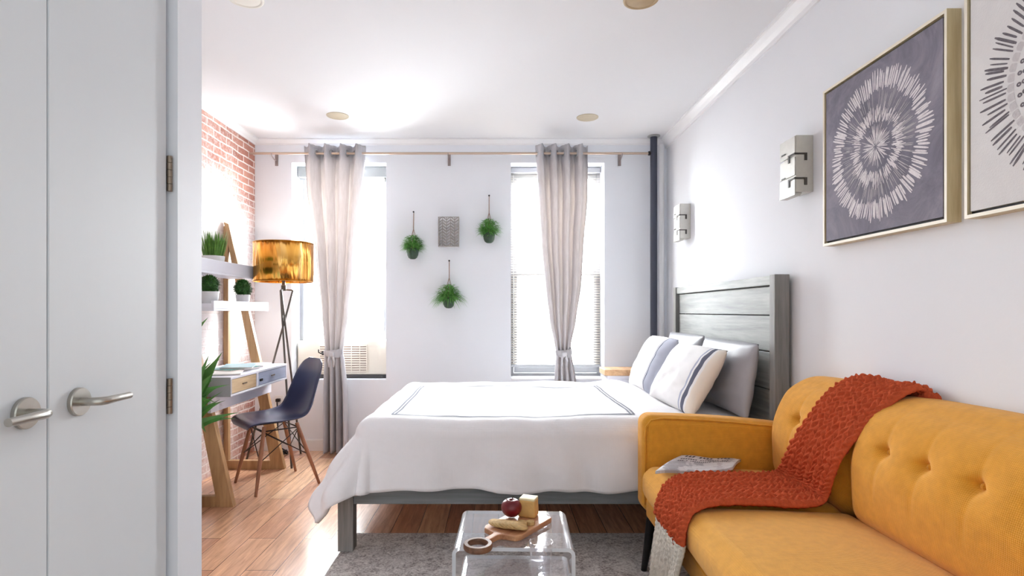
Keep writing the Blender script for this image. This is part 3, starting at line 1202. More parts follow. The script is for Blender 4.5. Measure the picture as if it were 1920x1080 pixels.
# pillows
def pillow(name, label, mat, yc, w, h, th, bx, bz, lean, twist=0, group=None, sag=0.0, seed=0, cat='pillow', roll=0):
    """origin in the pillow's middle; width along Y, leaning back towards +X"""
    c, s = cos(lean), sin(lean)
    ctr = Vector((bx + s * h / 2, yc, bz + c * h / 2))
    R = Matrix.Rotation(twist, 3, 'Z') @ Matrix.Rotation(lean, 3, 'Y') @ Matrix.Rotation(roll, 3, 'X')
    bm = B()
    nu = 34

    def side(sg):
        def f(u, v):
            a, b = 2 * u - 1, 2 * v - 1
            e = (max(0, 1 - abs(a) ** 2.6) * max(0, 1 - abs(b) ** 2.6)) ** .5
            pin = 1 - .03 * (1 - abs(a) ** 2) * abs(b) ** 4
            pin2 = 1 - .05 * (1 - abs(b) ** 2) * abs(a) ** 4
            t = th / 2 * e
            t += .010 * noise.noise(Vector((a * 2.2 + seed, b * 2.2, sg))) * e
            t += .006 * noise.noise(Vector((a * 5 + seed, b * 5, sg * 3))) * e
            zz = b * h / 2 * pin * (1 + .03 * a * a)
            if b > 0:
                zz -= sag * (1 - a * a) * b
            return R @ Vector((-sg * t, a * w / 2 * pin2, zz))
        return f
    v1 = grid(bm, side(1), nu, nu)
    v2 = grid(bm, side(-1), nu, nu)
    bmesh.ops.remove_doubles(bm, verts=bm.verts, dist=1e-5)
    for v in bm.verts:
        v.co += ctr
    o = fin(bm, name, mat, smooth=True, origin=ctr)
    return tag(o, label, cat, group)


pillow('pillow', 'grey satin pillow nearest the sofa, behind the striped pillow', grey_satin, 3.04, .66, .36, .12, 1.185, .625, .15, 0.03, 'grey pillows against the headboard', -.015, 3)
pillow('pillow', 'grey satin pillow behind the banded pillow, farthest along the headboard', grey_satin, 3.74, .68, .37, .12, 1.185, .625, .15, 0, 'grey pillows against the headboard', -.012, 8)
pillow('pillow', 'white pillow with a dark narrow stripe, in front near the sofa', pil_near, 3.13, .66, .37, .15, .935, .622, .52, .05, 'white striped pillows', -.015, 5)
pillow('pillow', 'white pillow with broad grey-blue band, at the far window side', pil_far, 3.80, .64, .38, .15, .945, .622, .46, -.02, 'white striped pillows', -.015, 12)

# nightstand
t = thing('nightstand', 'white nightstand with light wood top behind the bed by the pipe', 'nightstand', (1.0, 4.38, 0))
bm = B(); box(bm, .80, 1.195, 4.262, 4.497, .657, .702)
fin(bm, 'top', shelf_wood, t, bevel=.004)
bm = B(); box(bm, .82, 1.18, 4.272, 4.49, .44, .656)
cb = fin(bm, 'drawer_box', desk_white, t, bevel=.003)
bm = B(); box(bm, .84, 1.16, 4.265, 4.2715, .46, .63)
fin(bm, 'drawer_front', desk_white, t, bevel=.002)
for x in (.835, 1.165):
    for y in (4.287, 4.475):
        bm = B(); tube(bm, [(x, y, 0), (x, y, .44)], [.011, .017], 12)
        fin(bm, 'leg', shelf_wood, t, smooth=True, autosm=40)

# ------------------------------------------------------------ rug
bm = B(); box(bm, -.748, 1.30, .35, 2.888, 0.0005, .0125)
tag(fin(bm, 'rug', rug_material(), bevel=.003), 'distressed grey area rug under the coffee table and bed edge', 'rug')

# ------------------------------------------------------------ sofa
sofa = thing('sofa', 'mustard yellow tufted sofa along the right wall', 'sofa', (1.0, 1.6, 0.0125))
SY = [2.42, 1.885, .785]      # cushion boundaries
SS = [2.42, 1.925, .785]
bm = B(); rbox(bm, (.995, 1.60, .305), (.365, .83, .045), .02, (6, 10, 2))
fin(bm, 'base_frame', mustard, sofa, smooth=True, autosm=60)
bm = B(); rbox(bm, (1.33, 1.60, .58), (.036, .83, .25), .03, (2, 12, 6))
fin(bm, 'back_frame', mustard, sofa, smooth=True)
for nm, yc in (('far', 2.49), ('near', .715)):
    bm = B()

    def fa(p):
        x = p.x + .37
        top = max(0, p.z) / .21
        z = p.z - top * .055 * (x / .74) + (.012 * sin(PI * x / .74) * top)
        return (p.x, p.y, z)
    rbox(bm, (.99, yc, .485), (.37, .066, .212), .045, (10, 2, 6), k=5, fn=fa, bulge=(0, .006, 0))
    arm = fin(bm, 'arm', mustard, sofa, smooth=True)
    bm = B()
    yy = yc - .0655 if nm == 'far' else yc + .0655
    pts = []
    for (x, z) in ((.6225, .32), (.6225, .45), (.6225, .60), (.627, .655), (.65, .683), (.70, .692), (.85, .686), (1.0, .675), (1.15, .66), (1.28, .647)):
        pts.append((x + .006, yy + (.006 if nm == 'far' else -.006), z - .008))
    tube(bm, pts, .0042, 8)
    fin(bm, 'piping', mustard, arm, smooth=True)
for i in range(2):
    y1, y0 = SS[i], SS[i + 1]
    yc, hy = (y0 + y1) / 2, (y1 - y0) / 2 - .002
    bm = B()

    def fseat(p):
        x = p.x + .29
        return (p.x, p.y, p.z - .022 * (x / .58) * (1 if p.z > 0 else 0))
    rbox(bm, (.905, yc, .42), (.295, hy, .072), .052, (10, 14 + 14 * i, 3), bulge=(.022, 0, .02), k=5, fn=fseat)
    fin(bm, 'seat_cushion', mustard_seat, sofa, smooth=True)
    y1, y0 = SY[i], SY[i + 1]
    yc, hy = (y0 + y1) / 2, (y1 - y0) / 2 - .002
    bm = B()
    btn = [2.195, 2.035] if i == 0 else [1.700, 1.540, 1.368, 1.20, 1.035, .88]

    def swell(q):
        return .03 * (1 - (q / hy) ** (2 if hy < .4 else 6)) * (1 - (.045 / .215) ** 2)

    def fback(p):
        q = Vector(p)
        zz = q.z + .22
        wy = yc + q.y
        if q.x < 0:
            if hy > .4:
                # a long cushion keeps its swell along its length
                a = q.y / hy
                q.x -= .03 * ((1 - a ** 6) - (1 - a * a)) * (1 - (q.z / .215) ** 2)
            d = 0
            for by in btn:
                dy, dz = wy - by, q.z - .065
                r2 = dy * dy + dz * dz
                d += .020 * math.exp(-r2 / (2 * .014 ** 2)) + .014 * math.exp(-r2 / (2 * .045 ** 2))
                # pulled creases running up and down and to the sides of the button
                bow = dy - .25 * dz * dz
                d += .0022 * math.exp(-(bow / .008) ** 2) * math.exp(-(dz / .13) ** 4)
                d += .008 * math.exp(-((dz - .12 * dy) / .008) ** 2) * math.exp(-(dy / .035) ** 2)
            q.x += d
        # lean back, rolling over at the top
        q.x += .10 * max(0, (zz - .20) / .24) ** 1.8
        return q
    rbox(bm, (1.235, yc, .655), (.085, hy, .215), .075, (6, 70 + 90 * i, 60), bulge=(.03, 0, .012), k=6, fn=fback)
    bc = fin(bm, 'back_cushion', mustard, sofa, smooth=True)
    for by in btn:
        bm = B()
        base_x = 1.235 - .085 - swell(by - yc) + .037
        lx = .10 * (.085 / .24) ** 1.8
        lathe(bm, [(.0005, -.005), (.005, -.0045), (.008, -.001), (.009, .003)], (base_x + lx, by, .72), 16, 'X', close=False)
        fin(bm, 'button', mustard, bc, smooth=True)
for (x, y, dx, dy) in ((.662, 2.44, -.028, .03), (.68, .76, -.018, -.03), (1.30, 2.44, .01, .03), (1.30, .76, .01, -.03)):
    bm = B(); tube(bm, [(x + dx, y + dy, .0125), (x, y, .265)], [.0125, .022], 16)
    fin(bm, 'leg', black_metal, sofa, smooth=True, autosm=40)


# ------------------------------------------------------------ knitted throw
def catmull(P, t):
    n = len(P) - 1
    x = min(max(t * n, 0), n - 1e-6)
    i = int(x); f = x - i
    p0, p1, p2, p3 = P[max(i - 1, 0)], P[i], P[i + 1], P[min(i + 2, n)]
    return tuple(.5 * ((2 * b) + (-a + c) * f + (2 * a - 5 * b + 4 * c - d) * f * f + (-a + 3 * b - 3 * c + d) * f ** 3) for a, b, c, d in zip(p0, p1, p2, p3))


def back_front_x(z):
    zz = z - .655 + .22
    u = (z - .655) / .215
    x = 1.235 - .085 - .03 * max(0, 1 - u * u) + .10 * max(0, (zz - .20) / .24) ** 1.8
    if z > .795:
        x += .075 - (max(0, .075 ** 2 - (z - .795) ** 2)) ** .5
    return x


# stations: x, z, y_far, y_near  (along the sheet)
ST = [(1.362, .80, 2.02, 1.74), (1.362, .86, 2.04, 1.75), (1.352, .892, 2.06, 1.755), (1.318, .905, 2.09, 1.765), (1.270, .880, 2.11, 1.785), (1.215, .83, 2.12, 1.80), (1.165, .76, 2.13, 1.82),
      (1.118, .67, 2.15, 1.845), (1.10, .59, 2.18, 1.865), (1.095, .535, 2.21, 1.88), (1.07, .512, 2.235, 1.872), (1.00, .508, 2.235, 1.865), (.92, .514, 2.225, 1.862), (.83, .520, 2.205, 1.858), (.74, .522, 2.18, 1.845),
      (.665, .517, 2.15, 1.825), (.615, .497, 2.115, 1.805), (.585, .45, 2.10, 1.795), (.575, .40, 2.095, 1.79)]
STC = [(.575, .40, 2.095, 1.79), (.574, .34, 2.10, 1.80), (.575, .26, 2.115, 1.82), (.572, .18, 2.13, 1.835), (.570, .10, 2.14, 1.85), (.568, .045, 2.14, 1.86)]


def strip(bm, S, nl, nw, knit, lump=0.0, thick=.012, wave=0.0):
    def centre(t, w):
        x, z, yf, yn = catmull(S, t)
        return Vector((x, yf + (yn - yf) * w, z))
    total = sum(((Vector((S[i + 1][0], 0, S[i + 1][1])) - Vector((S[i][0], 0, S[i][1]))).length) for i in range(len(S) - 1))

    def f(t, w):
        e = 1e-3
        a, b = centre(max(t - e, 0), w), centre(min(t + e, 1), w)
        tg = (b - a).normalized()
        nrm = tg.cross(Vector((0, -1, 0))).normalized()
        if nrm.length < .1:
            nrm = Vector((0, 0, 1))
        nrm = -nrm if nrm.dot(Vector((-.6, 0, .8))) < 0 else nrm
        p = centre(t, w)
        s = t * total
        wm = w * .33
        ww = (wm / .0275) % 1.0
        col = int(wm / .0275)
        h = abs(2 * ww - 1)                              # 0 in the middle of a cable
        rope = .5 + .5 * sin(2 * PI * (s / .0195 + (.37 * col)) + (1 if col % 2 else -1) * (ww - .5) * 6.5 + 2.2 * noise.noise(Vector((s * 22, wm * 40, 1))))
        ridge = (1 - h ** 2.2)
        d = knit * (ridge * .45 + ridge * rope * .8 + .7 * noise.noise(Vector((s * 60, wm * 60, 5))))
        edge = min(1, min(w, 1 - w) / .06)
        d *= (.3 + .7 * edge)
        d -= thick * (1 - edge ** .5) * .8
        d += lump * noise.noise(Vector((s * 6, w * 2.5, 2)))
        yj = .006 * noise.noise(Vector((s * 9, w, 7))) + wave * sin(s * 30 + 4 * w)
        return p + nrm * d + Vector((0, yj, 0))
    grid(bm, f, nl, nw)


bm = B()
strip(bm, ST, 560, 120, .0098, .008)
th = tag(fin(bm, 'throw_blanket', rust_knit, smooth=True, solid=.020), 'rust orange cable-knit throw draped over the sofa back and seat', 'blanket')
bm = B()
strip(bm, STC, 120, 60, .005, .026, wave=.004)
cr = fin(bm, 'cream_border', cream_knit, th, smooth=True, solid=.014)
cr['label'] = 'cream knitted end of the throw'
bm = B()
for k in range(34):
    w = k / 33
    y = 2.14 + (1.86 - 2.14) * w + rnd.uniform(-.004, .004)
    pts = [Vector((.568, y, .05)), Vector((.566 + rnd.uniform(-.01, .01), y + rnd.uniform(-.01, .01), .03)), Vector((.564 + rnd.uniform(-.01, .01), y + rnd.uniform(-.012, .012), .0165))]
    tube(bm, pts, [.004, .0035, .002], 5)
fin(bm, 'fringe', cream_knit, cr, smooth=True)

# ------------------------------------------------------------ newspaper on the seat
t = thing('newspaper', 'folded newspaper lying on the sofa seat against the far arm', 'newspaper', (.77, 2.27, .505))
NPX = lambda u, v: Vector((.595 + .40 * u + .05 * (1 - v) * 0 + .04 * v * 0, 0, 0))


def paper_pt(u, v, lift):
    # u along the length (left to right), v from the near edge to the far edge
    x = .608 + .305 * u + .165 * v - .05 * u * v
    y = 2.195 + .195 * v + .01 * u
    z = .505 + lift + .006 * sin(PI * v) + .003 * sin(3 * PI * u) + .012 * v * (1 - u) - .008 * u * v + .014 * max(0, (u - .8) / .2) ** 2 * (1 - v)
    return Vector((x, y, z))


bm = B()
for q in range(4):
    grid(bm, lambda u, v, q=q: paper_pt(u, v, .010 + .003 * q), 20, 12)
    v0 = bm.verts[:]
fin(bm, 'pages', newsprint_mat(), t, smooth=True, solid=.0018)
bm = B()
rn = random.Random(3)
for (v0, v1, n_, wd) in ((.80, .93, 13, .6), (.62, .68, 20, .7), (.50, .55, 24, .7)):
    for k in range(n_):
        if rn.random() < .18:
            continue
        u0 = .12 + .74 * k / n_
        u1 = u0 + .74 / n_ * wd
        a = rn.uniform(0, .3) * (v1 - v0)
        P = [paper_pt(u0, v0 + a, .0200), paper_pt(u1, v0, .0200), paper_pt(u1, v1 - a, .0200), paper_pt(u0, v1, .0200)]
        bm.faces.new([bm.verts.new(p) for p in P])
fin(bm, 'headline_marks', plain('black_ink', lin(52, 50, 60), .7), t)

# ------------------------------------------------------------ nested acrylic tables
def acrylic_table(label, x0, x1, y0, y1, h, rot, bz=.0127):
    cx, cy = (x0 + x1) / 2, (y0 + y1) / 2
    t = thing('acrylic_table', label, 'coffee table', (0, 0, 0), 'nested clear acrylic tables')
    w = (x1 - x0) / 2
    th_ = .011
    r = .022
    # one bent sheet: left leg panel, rounded corner, top, rounded corner, right leg panel

    def path(off):
        pts = [(-w + off, bz)]
        for k in range(7):
            a = PI - PI / 2 * k / 6
            pts.append((-w + r + (r - off) * cos(a), h - r + (r - off) * sin(a)))
        for k in range(7):
            a = PI / 2 - PI / 2 * k / 6
            pts.append((w - r + (r - off) * cos(a), h - r + (r - off) * sin(a)))
        pts.append((w - off, bz))
        return pts
    po, pi_ = path(0), path(th_)
    d = (y1 - y0) / 2
    def mk(name, rng, mat):
        bm = B()
        for i in rng:
            a, b_, c, e = po[i], po[i + 1], pi_[i + 1], pi_[i]
            hexa(bm, [(a[0], -d, a[1]), (b_[0], -d, b_[1]), (c[0], -d, c[1]), (e[0], -d, e[1]),
                      (a[0], d, a[1]), (b_[0], d, b_[1]), (c[0], d, c[1]), (e[0], d, e[1])])
        bmesh.ops.remove_doubles(bm, verts=bm.verts, dist=1e-5)
        # drop internal walls
        kill = [f for f in bm.faces if all(len([g for g in e.link_faces]) > 2 for e in f.edges)]
        bmesh.ops.delete(bm, geom=kill, context='FACES_ONLY')
        return fin(bm, name, mat, t)
    mk('table_top', range(1, len(po) - 2), acrylic)
    mk('side_panel', range(0, 1), acrylic)
    mk('side_panel', range(len(po) - 2, len(po) - 1), acrylic)
    # pale edge strips; the bright glint is painted into their colour
    for s in (-1, 1):
        bm = B()
        for i in range(len(po) - 1):
            a, b_, c, e = po[i], po[i + 1], pi_[i + 1], pi_[i]
            y = s * (d + .0006)
            bm.faces.new([bm.verts.new(p) for p in ((a[0], y, a[1]), (b_[0], y, b_[1]), (c[0], y, c[1]), (e[0], y, e[1]))])
        fin(bm, 'polished_edge', acrylic_edge, t)
    t.location = (cx, cy, 0)
    t.rotation_euler = (0, 0, rot)
    return t


acrylic_table('taller clear acrylic table carrying the wooden board', -.132, .228, 1.65, 1.952, .455, -.03)
acrylic_table('lower clear acrylic table pulled out in front, holding the glass', -.116, .212, 1.44, 1.735, .395, -.03)
# lower one is nested under the taller one

# glass tumbler on the lower table
gx, gy, gz = .118, 1.575, .3957
t = thing('drinking_glass', 'clear ribbed drinking glass on the lower acrylic table', 'glass', (gx, gy, gz))
bm = B()
prof = [(.0005, .0), (.026, .0), (.028, .004), (.028, .03), (.029, .06), (.031, .085), (.033, .108), (.0315, .109), (.029, .085), (.027, .06), (.026, .03), (.025, .012), (.0005, .010)]
rings = []
seg = 48
for r, h in prof:
    rings.append([bm.verts.new((gx + r * (1 + .035 * cos(12 * 2 * PI * k / seg) * (h > .01)) * cos(2 * PI * k / seg), gy + r * (1 + .035 * cos(12 * 2 * PI * k / seg) * (h > .01)) * sin(2 * PI * k / seg), gz + h)) for k in range(seg)])
for i in range(len(rings) - 1):
    for k in range(seg):
        bm.faces.new((rings[i][k], rings[i][(k + 1) % seg], rings[i + 1][(k + 1) % seg], rings[i + 1][k]))
fin(bm, 'tumbler', tumbler_glass, t, smooth=True)
bm = B()
rn = random.Random(5)
for k in range(3):
    p = Vector((gx + rn.uniform(-.010, .010), gy + rn.uniform(-.010, .010), gz + .022 + .022 * k))
    rbox(bm, p, (.0105, .0105, .0105), .004, (1, 1, 1), k=2, fn=lambda q, k=k: Matrix.Rotation(k * .7, 3, 'Z') @ Matrix.Rotation(k * .4, 3, 'X') @ q)
fin(bm, 'ice_cubes', tumbler_glass, t, smooth=True)

# cutting board
bz = .4556
t = thing('cutting_board', 'wooden paddle board with ring handle on the acrylic table', 'cutting board', (0, 0, 0))
bm = B()
# local: length along +Y from the ring centre (0,0) ; body from .105 to .325
hw, y0_, y1_ = .068, .092, .31
poly = []
for (cx_, cy_, a0) in ((hw - .012, y1_ - .012, 0), (-hw + .012, y1_ - .012, 90)):
    for k in range(5):
        a = math.radians(a0 + 90 * k / 4)
        poly.append((cx_ + .012 * cos(a), cy_ + .012 * sin(a)))
poly += [(-hw, y0_ + .032), (-hw + .010, y0_ + .014), (-.014, y0_ + .002), (-.010, y0_ - .01), (-.010, .036), (.010, .036), (.010, y0_ - .01), (.014, y0_ + .002), (hw - .010, y0_ + .014), (hw, y0_ + .032)]
prism(bm, poly, 0, .017)
fin(bm, 'board_body', board_wood, t, bevel=.003)
bm = B()
lathe(bm, [(.030, .001), (.040, .001), (.0425, .005), (.0425, .015), (.040, .019), (.030, .019), (.028, .015), (.028, .005), (.030, .001)], (0, 0, 0), 40, close=False)
fin(bm, 'ring_handle', ring_wood, t, smooth=True, autosm=50)
ang = math.atan2(.59, .81)
t.location = (-.060, 1.638, bz)
t.rotation_euler = (0, 0, -ang)
BR = Matrix.Rotation(-ang, 3, 'Z')


def on_board(x, y, z=0.0):
    return BR @ Vector((x, y, 0)) + Vector((-.060, 1.638, bz + .0172 + z))


# apple
p = on_board(-.040, .228)
t = thing('apple', 'dark red apple standing on the wooden board', 'apple', p)
bm = B()
prof = []
for k in range(17):
    a = -PI / 2 + PI * k / 16
    r = .034 * cos(a) * (1 + .07 * sin(a))
    z = .031 + .030 * sin(a) - .010 * math.exp(-(r / .008) ** 2) * (1 if a > 0 else -.6)
    prof.append((max(r, .0004), z))
lathe(bm, prof, p, 32, close=False)
fin(bm, 'fruit', apple_red, t, smooth=True)
bm = B(); tube(bm, [p + Vector((0, 0, .049)), p + Vector((.002, .001, .060)), p + Vector((.006, .002, .068))], [.0016, .0014, .002], 6)
fin(bm, 'stem', soil, t, smooth=True)
# cheese
p = on_board(-.002, .272)
t = thing('cheese_wedge', 'golden block of cheese with pale rind behind the apple', 'cheese', p)
bm = B()
rbox(bm, p + Vector((0, 0, .0285)), (.028, .024, .0285), .006, (4, 4, 4), k=2, fn=lambda q: Matrix.Rotation(-.35, 3, 'Z') @ Vector((q.x * (1 - q.z * 2.2) + .0012 * sin(q.z * 300), q.y, q.z)))
fin(bm, 'cheese', cheese_mat, t, smooth=True)
bm = B()
rbox(bm, p + Vector((0, 0, .0585)), (.0262, .0225, .0035), .002, (3, 3, 1), k=2, fn=lambda q: Matrix.Rotation(-.35, 3, 'Z') @ q)
fin(bm, 'rind', cheese_rind, t, smooth=True)
# crackers: a leaning fan of seven and three pieces
rn = random.Random(11)
src = None
for k in range(7):
    p = on_board(-.038 + .0135 * k, .143 + .0015 * k, .0)
    bm = B()
    lathe(bm, [(.0005, -.0022), (.024, -.0022), (.0265, 0), (.024, .0022), (.0005, .0022)], (0, 0, 0), 24, close=False)
    if src is None:
        ob = fin(bm, 'cracker', cracker_mat, smooth=True, origin=(0, 0, 0))
        src = ob
    else:
        bm.free()
        ob = src.copy(); COL.objects.link(ob)
    ob.location = p + Vector((0, 0, .0068 + .0012 * k))
    ob.rotation_euler = (rn.uniform(-.08, .08), .20 + .01 * k, -ang + .1)
    tag(ob, ('round cracker at the left end of the overlapping row, lying nearest the ring handle', 'second round cracker from the left in the overlapping row', 'third round cracker from the left in the overlapping row', 'middle round cracker of the seven in the overlapping row',
             'third round cracker from the right in the overlapping row', 'second round cracker from the right in the overlapping row', 'topmost round cracker at the right end of the overlapping row')[k], 'cracker', 'crackers fanned on the board')
for k, (bx_, by_, lb) in enumerate(((.020, .200, 'broken cracker piece beside the apple'), (.045, .212, 'broken cracker piece at the right edge of the board'), (.036, .180, 'broken cracker piece nearest the end of the cracker row'))):
    p = on_board(bx_, by_)
    bm = B()
    pl = [(p.x + (.012 + .006 * rn.random()) * cos(a), p.y + (.012 + .005 * rn.random()) * sin(a)) for a in [2 * PI * q / 7 for q in range(7)]]
    prism(bm, pl, p.z, p.z + .009 + .003 * k)
    tag(fin(bm, 'cracker_piece', cracker_mat, bevel=.0015), lb, 'cracker', 'broken cracker pieces')

# ------------------------------------------------------------ framed pictures
art_dark = canvas_mat('smoky_violet_canvas', lin(96, 92, 108), lin(148, 142, 154), 4)
art_pale = canvas_mat('pale_grey_canvas', lin(214, 210, 210), lin(224, 221, 220), 4)
stroke_w = canvas_mat('chalk_white_stroke', lin(206, 198, 202), lin(238, 232, 234), 60)
stroke_d = canvas_mat('charcoal_stroke', lin(84, 78, 84), lin(120, 112, 118), 60)
stroke_g = canvas_mat('dove_grey_stroke', lin(188, 182, 184), lin(204, 198, 199), 60)


def picture(label, y0, y1, z0, z1, kind):
    yc, zc = (y0 + y1) / 2, (z0 + z1) / 2
    t = thing('framed_picture', label, 'picture', (XR, yc, z0), 'square framed canvases on the right wall')
    fx = 1.334
    w = .010
    bm = B()
    box(bm, fx, XR, y0, y1, z0, z0 + w, 0); box(bm, fx, XR, y0, y1, z1 - w, z1, 0)
    box(bm, fx, XR, y0, y0 + w, z0 + w, z1 - w, 0); box(bm, fx, XR, y1 - w, y1, z0 + w, z1 - w, 0)
    for f in bm.faces:
        if all(abs(v.co.x - fx) < 1e-5 for v in f.verts):
            f.material_index = 1
    fin(bm, 'frame', [frame_gold, frame_face], t)
    bm = B(); box(bm, fx + .014, XR - .002, y0 + w, y1 - w, z0 + w, z1 - w)
    fin(bm, 'liner', liner_black, t)
    g = .0085
    cf = fx + .003
    bm = B()
    box(bm, cf, fx + .014, y0 + w + g, y1 - w - g, z0 + w + g, z1 - w - g, 0)
    rn = random.Random(21 if kind == 'dark' else 22)
    layer = [cf - .0003]

    def stroke(a, r0, r1, wd, mi, wob=0.0, taper=.5):
        """a dab of paint pointing away from the motif's centre"""
        layer[0] -= 1.2e-6
        pts = []
        for (r, s, k) in ((r0, -1, taper), (r0 + (r1 - r0) * .15, -1, 1), (r0 + (r1 - r0) * .8, -1, 1), (r1, -1, .5), (r1, 1, .5), (r0 + (r1 - r0) * .8, 1, 1), (r0 + (r1 - r0) * .15, 1, 1), (r0, 1, taper)):
            aa = a + wob * (r - r0) / max(1e-6, r1 - r0)
            yy = r * cos(aa) - s * k * wd / 2 * sin(aa)
            zz = r * sin(aa) + s * k * wd / 2 * cos(aa)
            pts.append((layer[0], yc + yy, zc + zz))
        bm.faces.new([bm.verts.new(p) for p in pts]).material_index = mi
    if kind == 'dark':
        for k in range(150):
            a = 2 * PI * k / 150 + rn.uniform(-.012, .012)
            r0 = .197 + rn.uniform(-.012, .012); r1 = .262 + rn.uniform(-.015, .010)
            stroke(a, r0, r1, rn.uniform(.0042, .0078), 1, rn.uniform(-.02, .02))
        for k in range(330):
            a = rn.uniform(0, 2 * PI)
            r0 = rn.uniform(.082, .112); r1 = r0 + rn.uniform(.02, .045)
            stroke(a, r0, r1, rn.uniform(.002, .0042), 1, rn.uniform(-.03, .03), .3)
        for k in range(120):
            a = rn.uniform(0, 2 * PI)
            r0 = rn.uniform(.004, .03); r1 = rn.uniform(.045, .085)
            stroke(a, r0, r1, rn.uniform(.0012, .0028), 1, rn.uniform(-.05, .05), .3)
        for k in range(150):
            a = rn.uniform(0, 2 * PI)
            r0 = rn.uniform(.12, .15); r1 = rn.uniform(.17, .205)
            stroke(a, r0, r1, rn.uniform(.0008, .0018), 3, 0, .3)
    else:
        for k in range(104):
            a = 2 * PI * k / 104 + rn.uniform(-.02, .02)
            if rn.random() < .06:
                continue
            stroke(a, .196 + rn.uniform(-.008, .008), .262 + rn.uniform(-.012, .012), rn.uniform(.004, .0078), 2, rn.uniform(-.015, .015), .7)
        # scalloped pale ring
        for k in range(44):
            a = 2 * PI * k / 44
            stroke(a, .168, .188, .021, 3, 0, .9)
        # rings of small charcoal beads
        for ring, r in enumerate((.154, .1395, .125, .1105, .096, .0815, .067, .0525, .038, .0235)):
            nb = 34 if r > .1 else (26 if r > .06 else 14)
            for k in range(nb):
                a = 2 * PI * (k + .12 * ring) / nb
                for q in range(1):
                    cy, cz = yc + r * cos(a), zc + r * sin(a)
                    layer[0] -= 1e-6
                    o_ = [(layer[0], cy + .0072 * cos(w_), cz + .0062 * sin(w_)) for w_ in [2 * PI * s / 10 for s in range(10)]]
                    i_ = [(layer[0], cy + .0022 * cos(w_), cz + .0018 * sin(w_)) for w_ in [2 * PI * s / 10 for s in range(10)]]
                    vo = [bm.verts.new(p_) for p_ in o_]; vi = [bm.verts.new(p_) for p_ in i_]
                    for s in range(10):
                        bm.faces.new((vo[s], vo[(s + 1) % 10], vi[(s + 1) % 10], vi[s])).material_index = 2
    cv = fin(bm, 'canvas', [art_dark if kind == 'dark' else art_pale, stroke_w, stroke_d, stroke_g], t)
    return t


picture('framed smoky violet canvas with white radiating rings', 1.683, 2.326, 1.411, 2.047, 'dark')
picture('framed pale canvas with charcoal radiating strokes, nearest the camera', .977, 1.620, 1.409, 2.047, 'pale')


# ------------------------------------------------------------ wall sconces
def sconce(label, y0):
    y1 = y0 + .134
    t = thing('wall_sconce', label, 'wall lamp', (XR, y0, 1.669), 'nickel wall sconces on the right wall')
    bm = B(); box(bm, 1.302, XR, y0, y1 - .03, 1.669, 1.917)
    fin(bm, 'body', sconce_mat, t, bevel=.0015)
    bm = B()
    box(bm, 1.297, 1.3015, y0 + .001, y1, 1.655, 1.735); box(bm, 1.297, 1.3015, y0 + .001, y1 - .006, 1.742, 1.822); box(bm, 1.297, 1.3015, y0 + .001, y1 - .002, 1.829, 1.913)
    fin(bm, 'front_plate', sconce_mat, t, bevel=.001)
    # bracket shaped openings wrapping the corner
    for z in (1.700, 1.808):
        bm = B()
        box(bm, 1.294, 1.2965, y0 - .0035, y0 + .0405, z + .024, z + .031)     # top bar on the front
        box(bm, 1.294, 1.2965, y0 + .041, y0 + .054, z - .004, z + .031)
        box(bm, 1.2966, 1.3375, y0 - .0035, y0 - .0005, z + .024, z + .031)    # round the corner
        box(bm, 1.338, 1.350, y0 - .0035, y0 - .0005, z - .002, z + .031)
        fin(bm, 'corner_slot', sconce_slot, t)
        bm = B(); box(bm, 1.294, 1.2965, y0 + .080, y0 + .112, z + .043, z + .048)
        fin(bm, 'small_slot', sconce_slot, t)
    bm = B(); hexa(bm, [(1.302, y0 + .02, 1.655), (1.33, y0 + .02, 1.655), (1.33, y1 - .005, 1.655), (1.302, y1 - .005, 1.655), (1.302, y0 + .02, 1.6685), (1.34, y0 + .02, 1.6685), (1.34, y1 - .005, 1.6685), (1.302, y1 - .005, 1.6685)])
    fin(bm, 'lower_tab', sconce_mat, t)


sconce('nickel wall sconce beside the framed canvas', 2.476)
sconce('nickel wall sconce above the far end of the headboard', 4.057)

# ------------------------------------------------------------ perforated wall light between the planters
t = thing('wall_lantern', 'small silver perforated wall panel between the hanging planters', 'wall decoration', (-.404, YB, 1.67))
bm = B()
x0, x1, z0, z1 = -.487, -.324, 1.668, 1.908
yf = YB - .062
bar = .0045
for k in range(6):
    x = x0 + (x1 - x0) * k / 5
    box(bm, x - bar / 2, x + bar / 2, yf, yf + .003, z0, z1)
for z in (z0, z1 - .006):
    box(bm, x0 - .003, x1 + .003, yf - .001, yf + .004, z, z + .006)
for k in range(5):
    xa = x0 + (x1 - x0) * k / 5; xb = x0 + (x1 - x0) * (k + 1) / 5
    n_ = 10
    for q in range(n_):
        za = z0 + (z1 - z0) * q / n_; zb = z0 + (z1 - z0) * (q + 1) / n_
        if k % 2:
            za, zb = zb, za
        tube(bm, [(xa, yf + .001, za), (xb, yf + .001, zb)], .0036, 4)
fin(bm, 'lattice', plain('silver_lattice', lin(160, 154, 150), .4, .3), t)
bm = B(); box(bm, x0 - .003, x1 + .003, YB - .006, YB, z0, z1)
fin(bm, 'back_plate', plain('lantern_backplate', lin(236, 234, 236), .5), t, bevel=.001)
bm = B()
for x in (x0 - .003, x1 - .003):
    box(bm, x, x + .006, yf + .004, YB - .006, z0, z1)
box(bm, x0 + .003, x1 - .003, yf + .004, YB - .006, z0, z0 + .004)
fin(bm, 'side_wall', plain('lantern_side', lin(190, 186, 182), .4, .4), t)


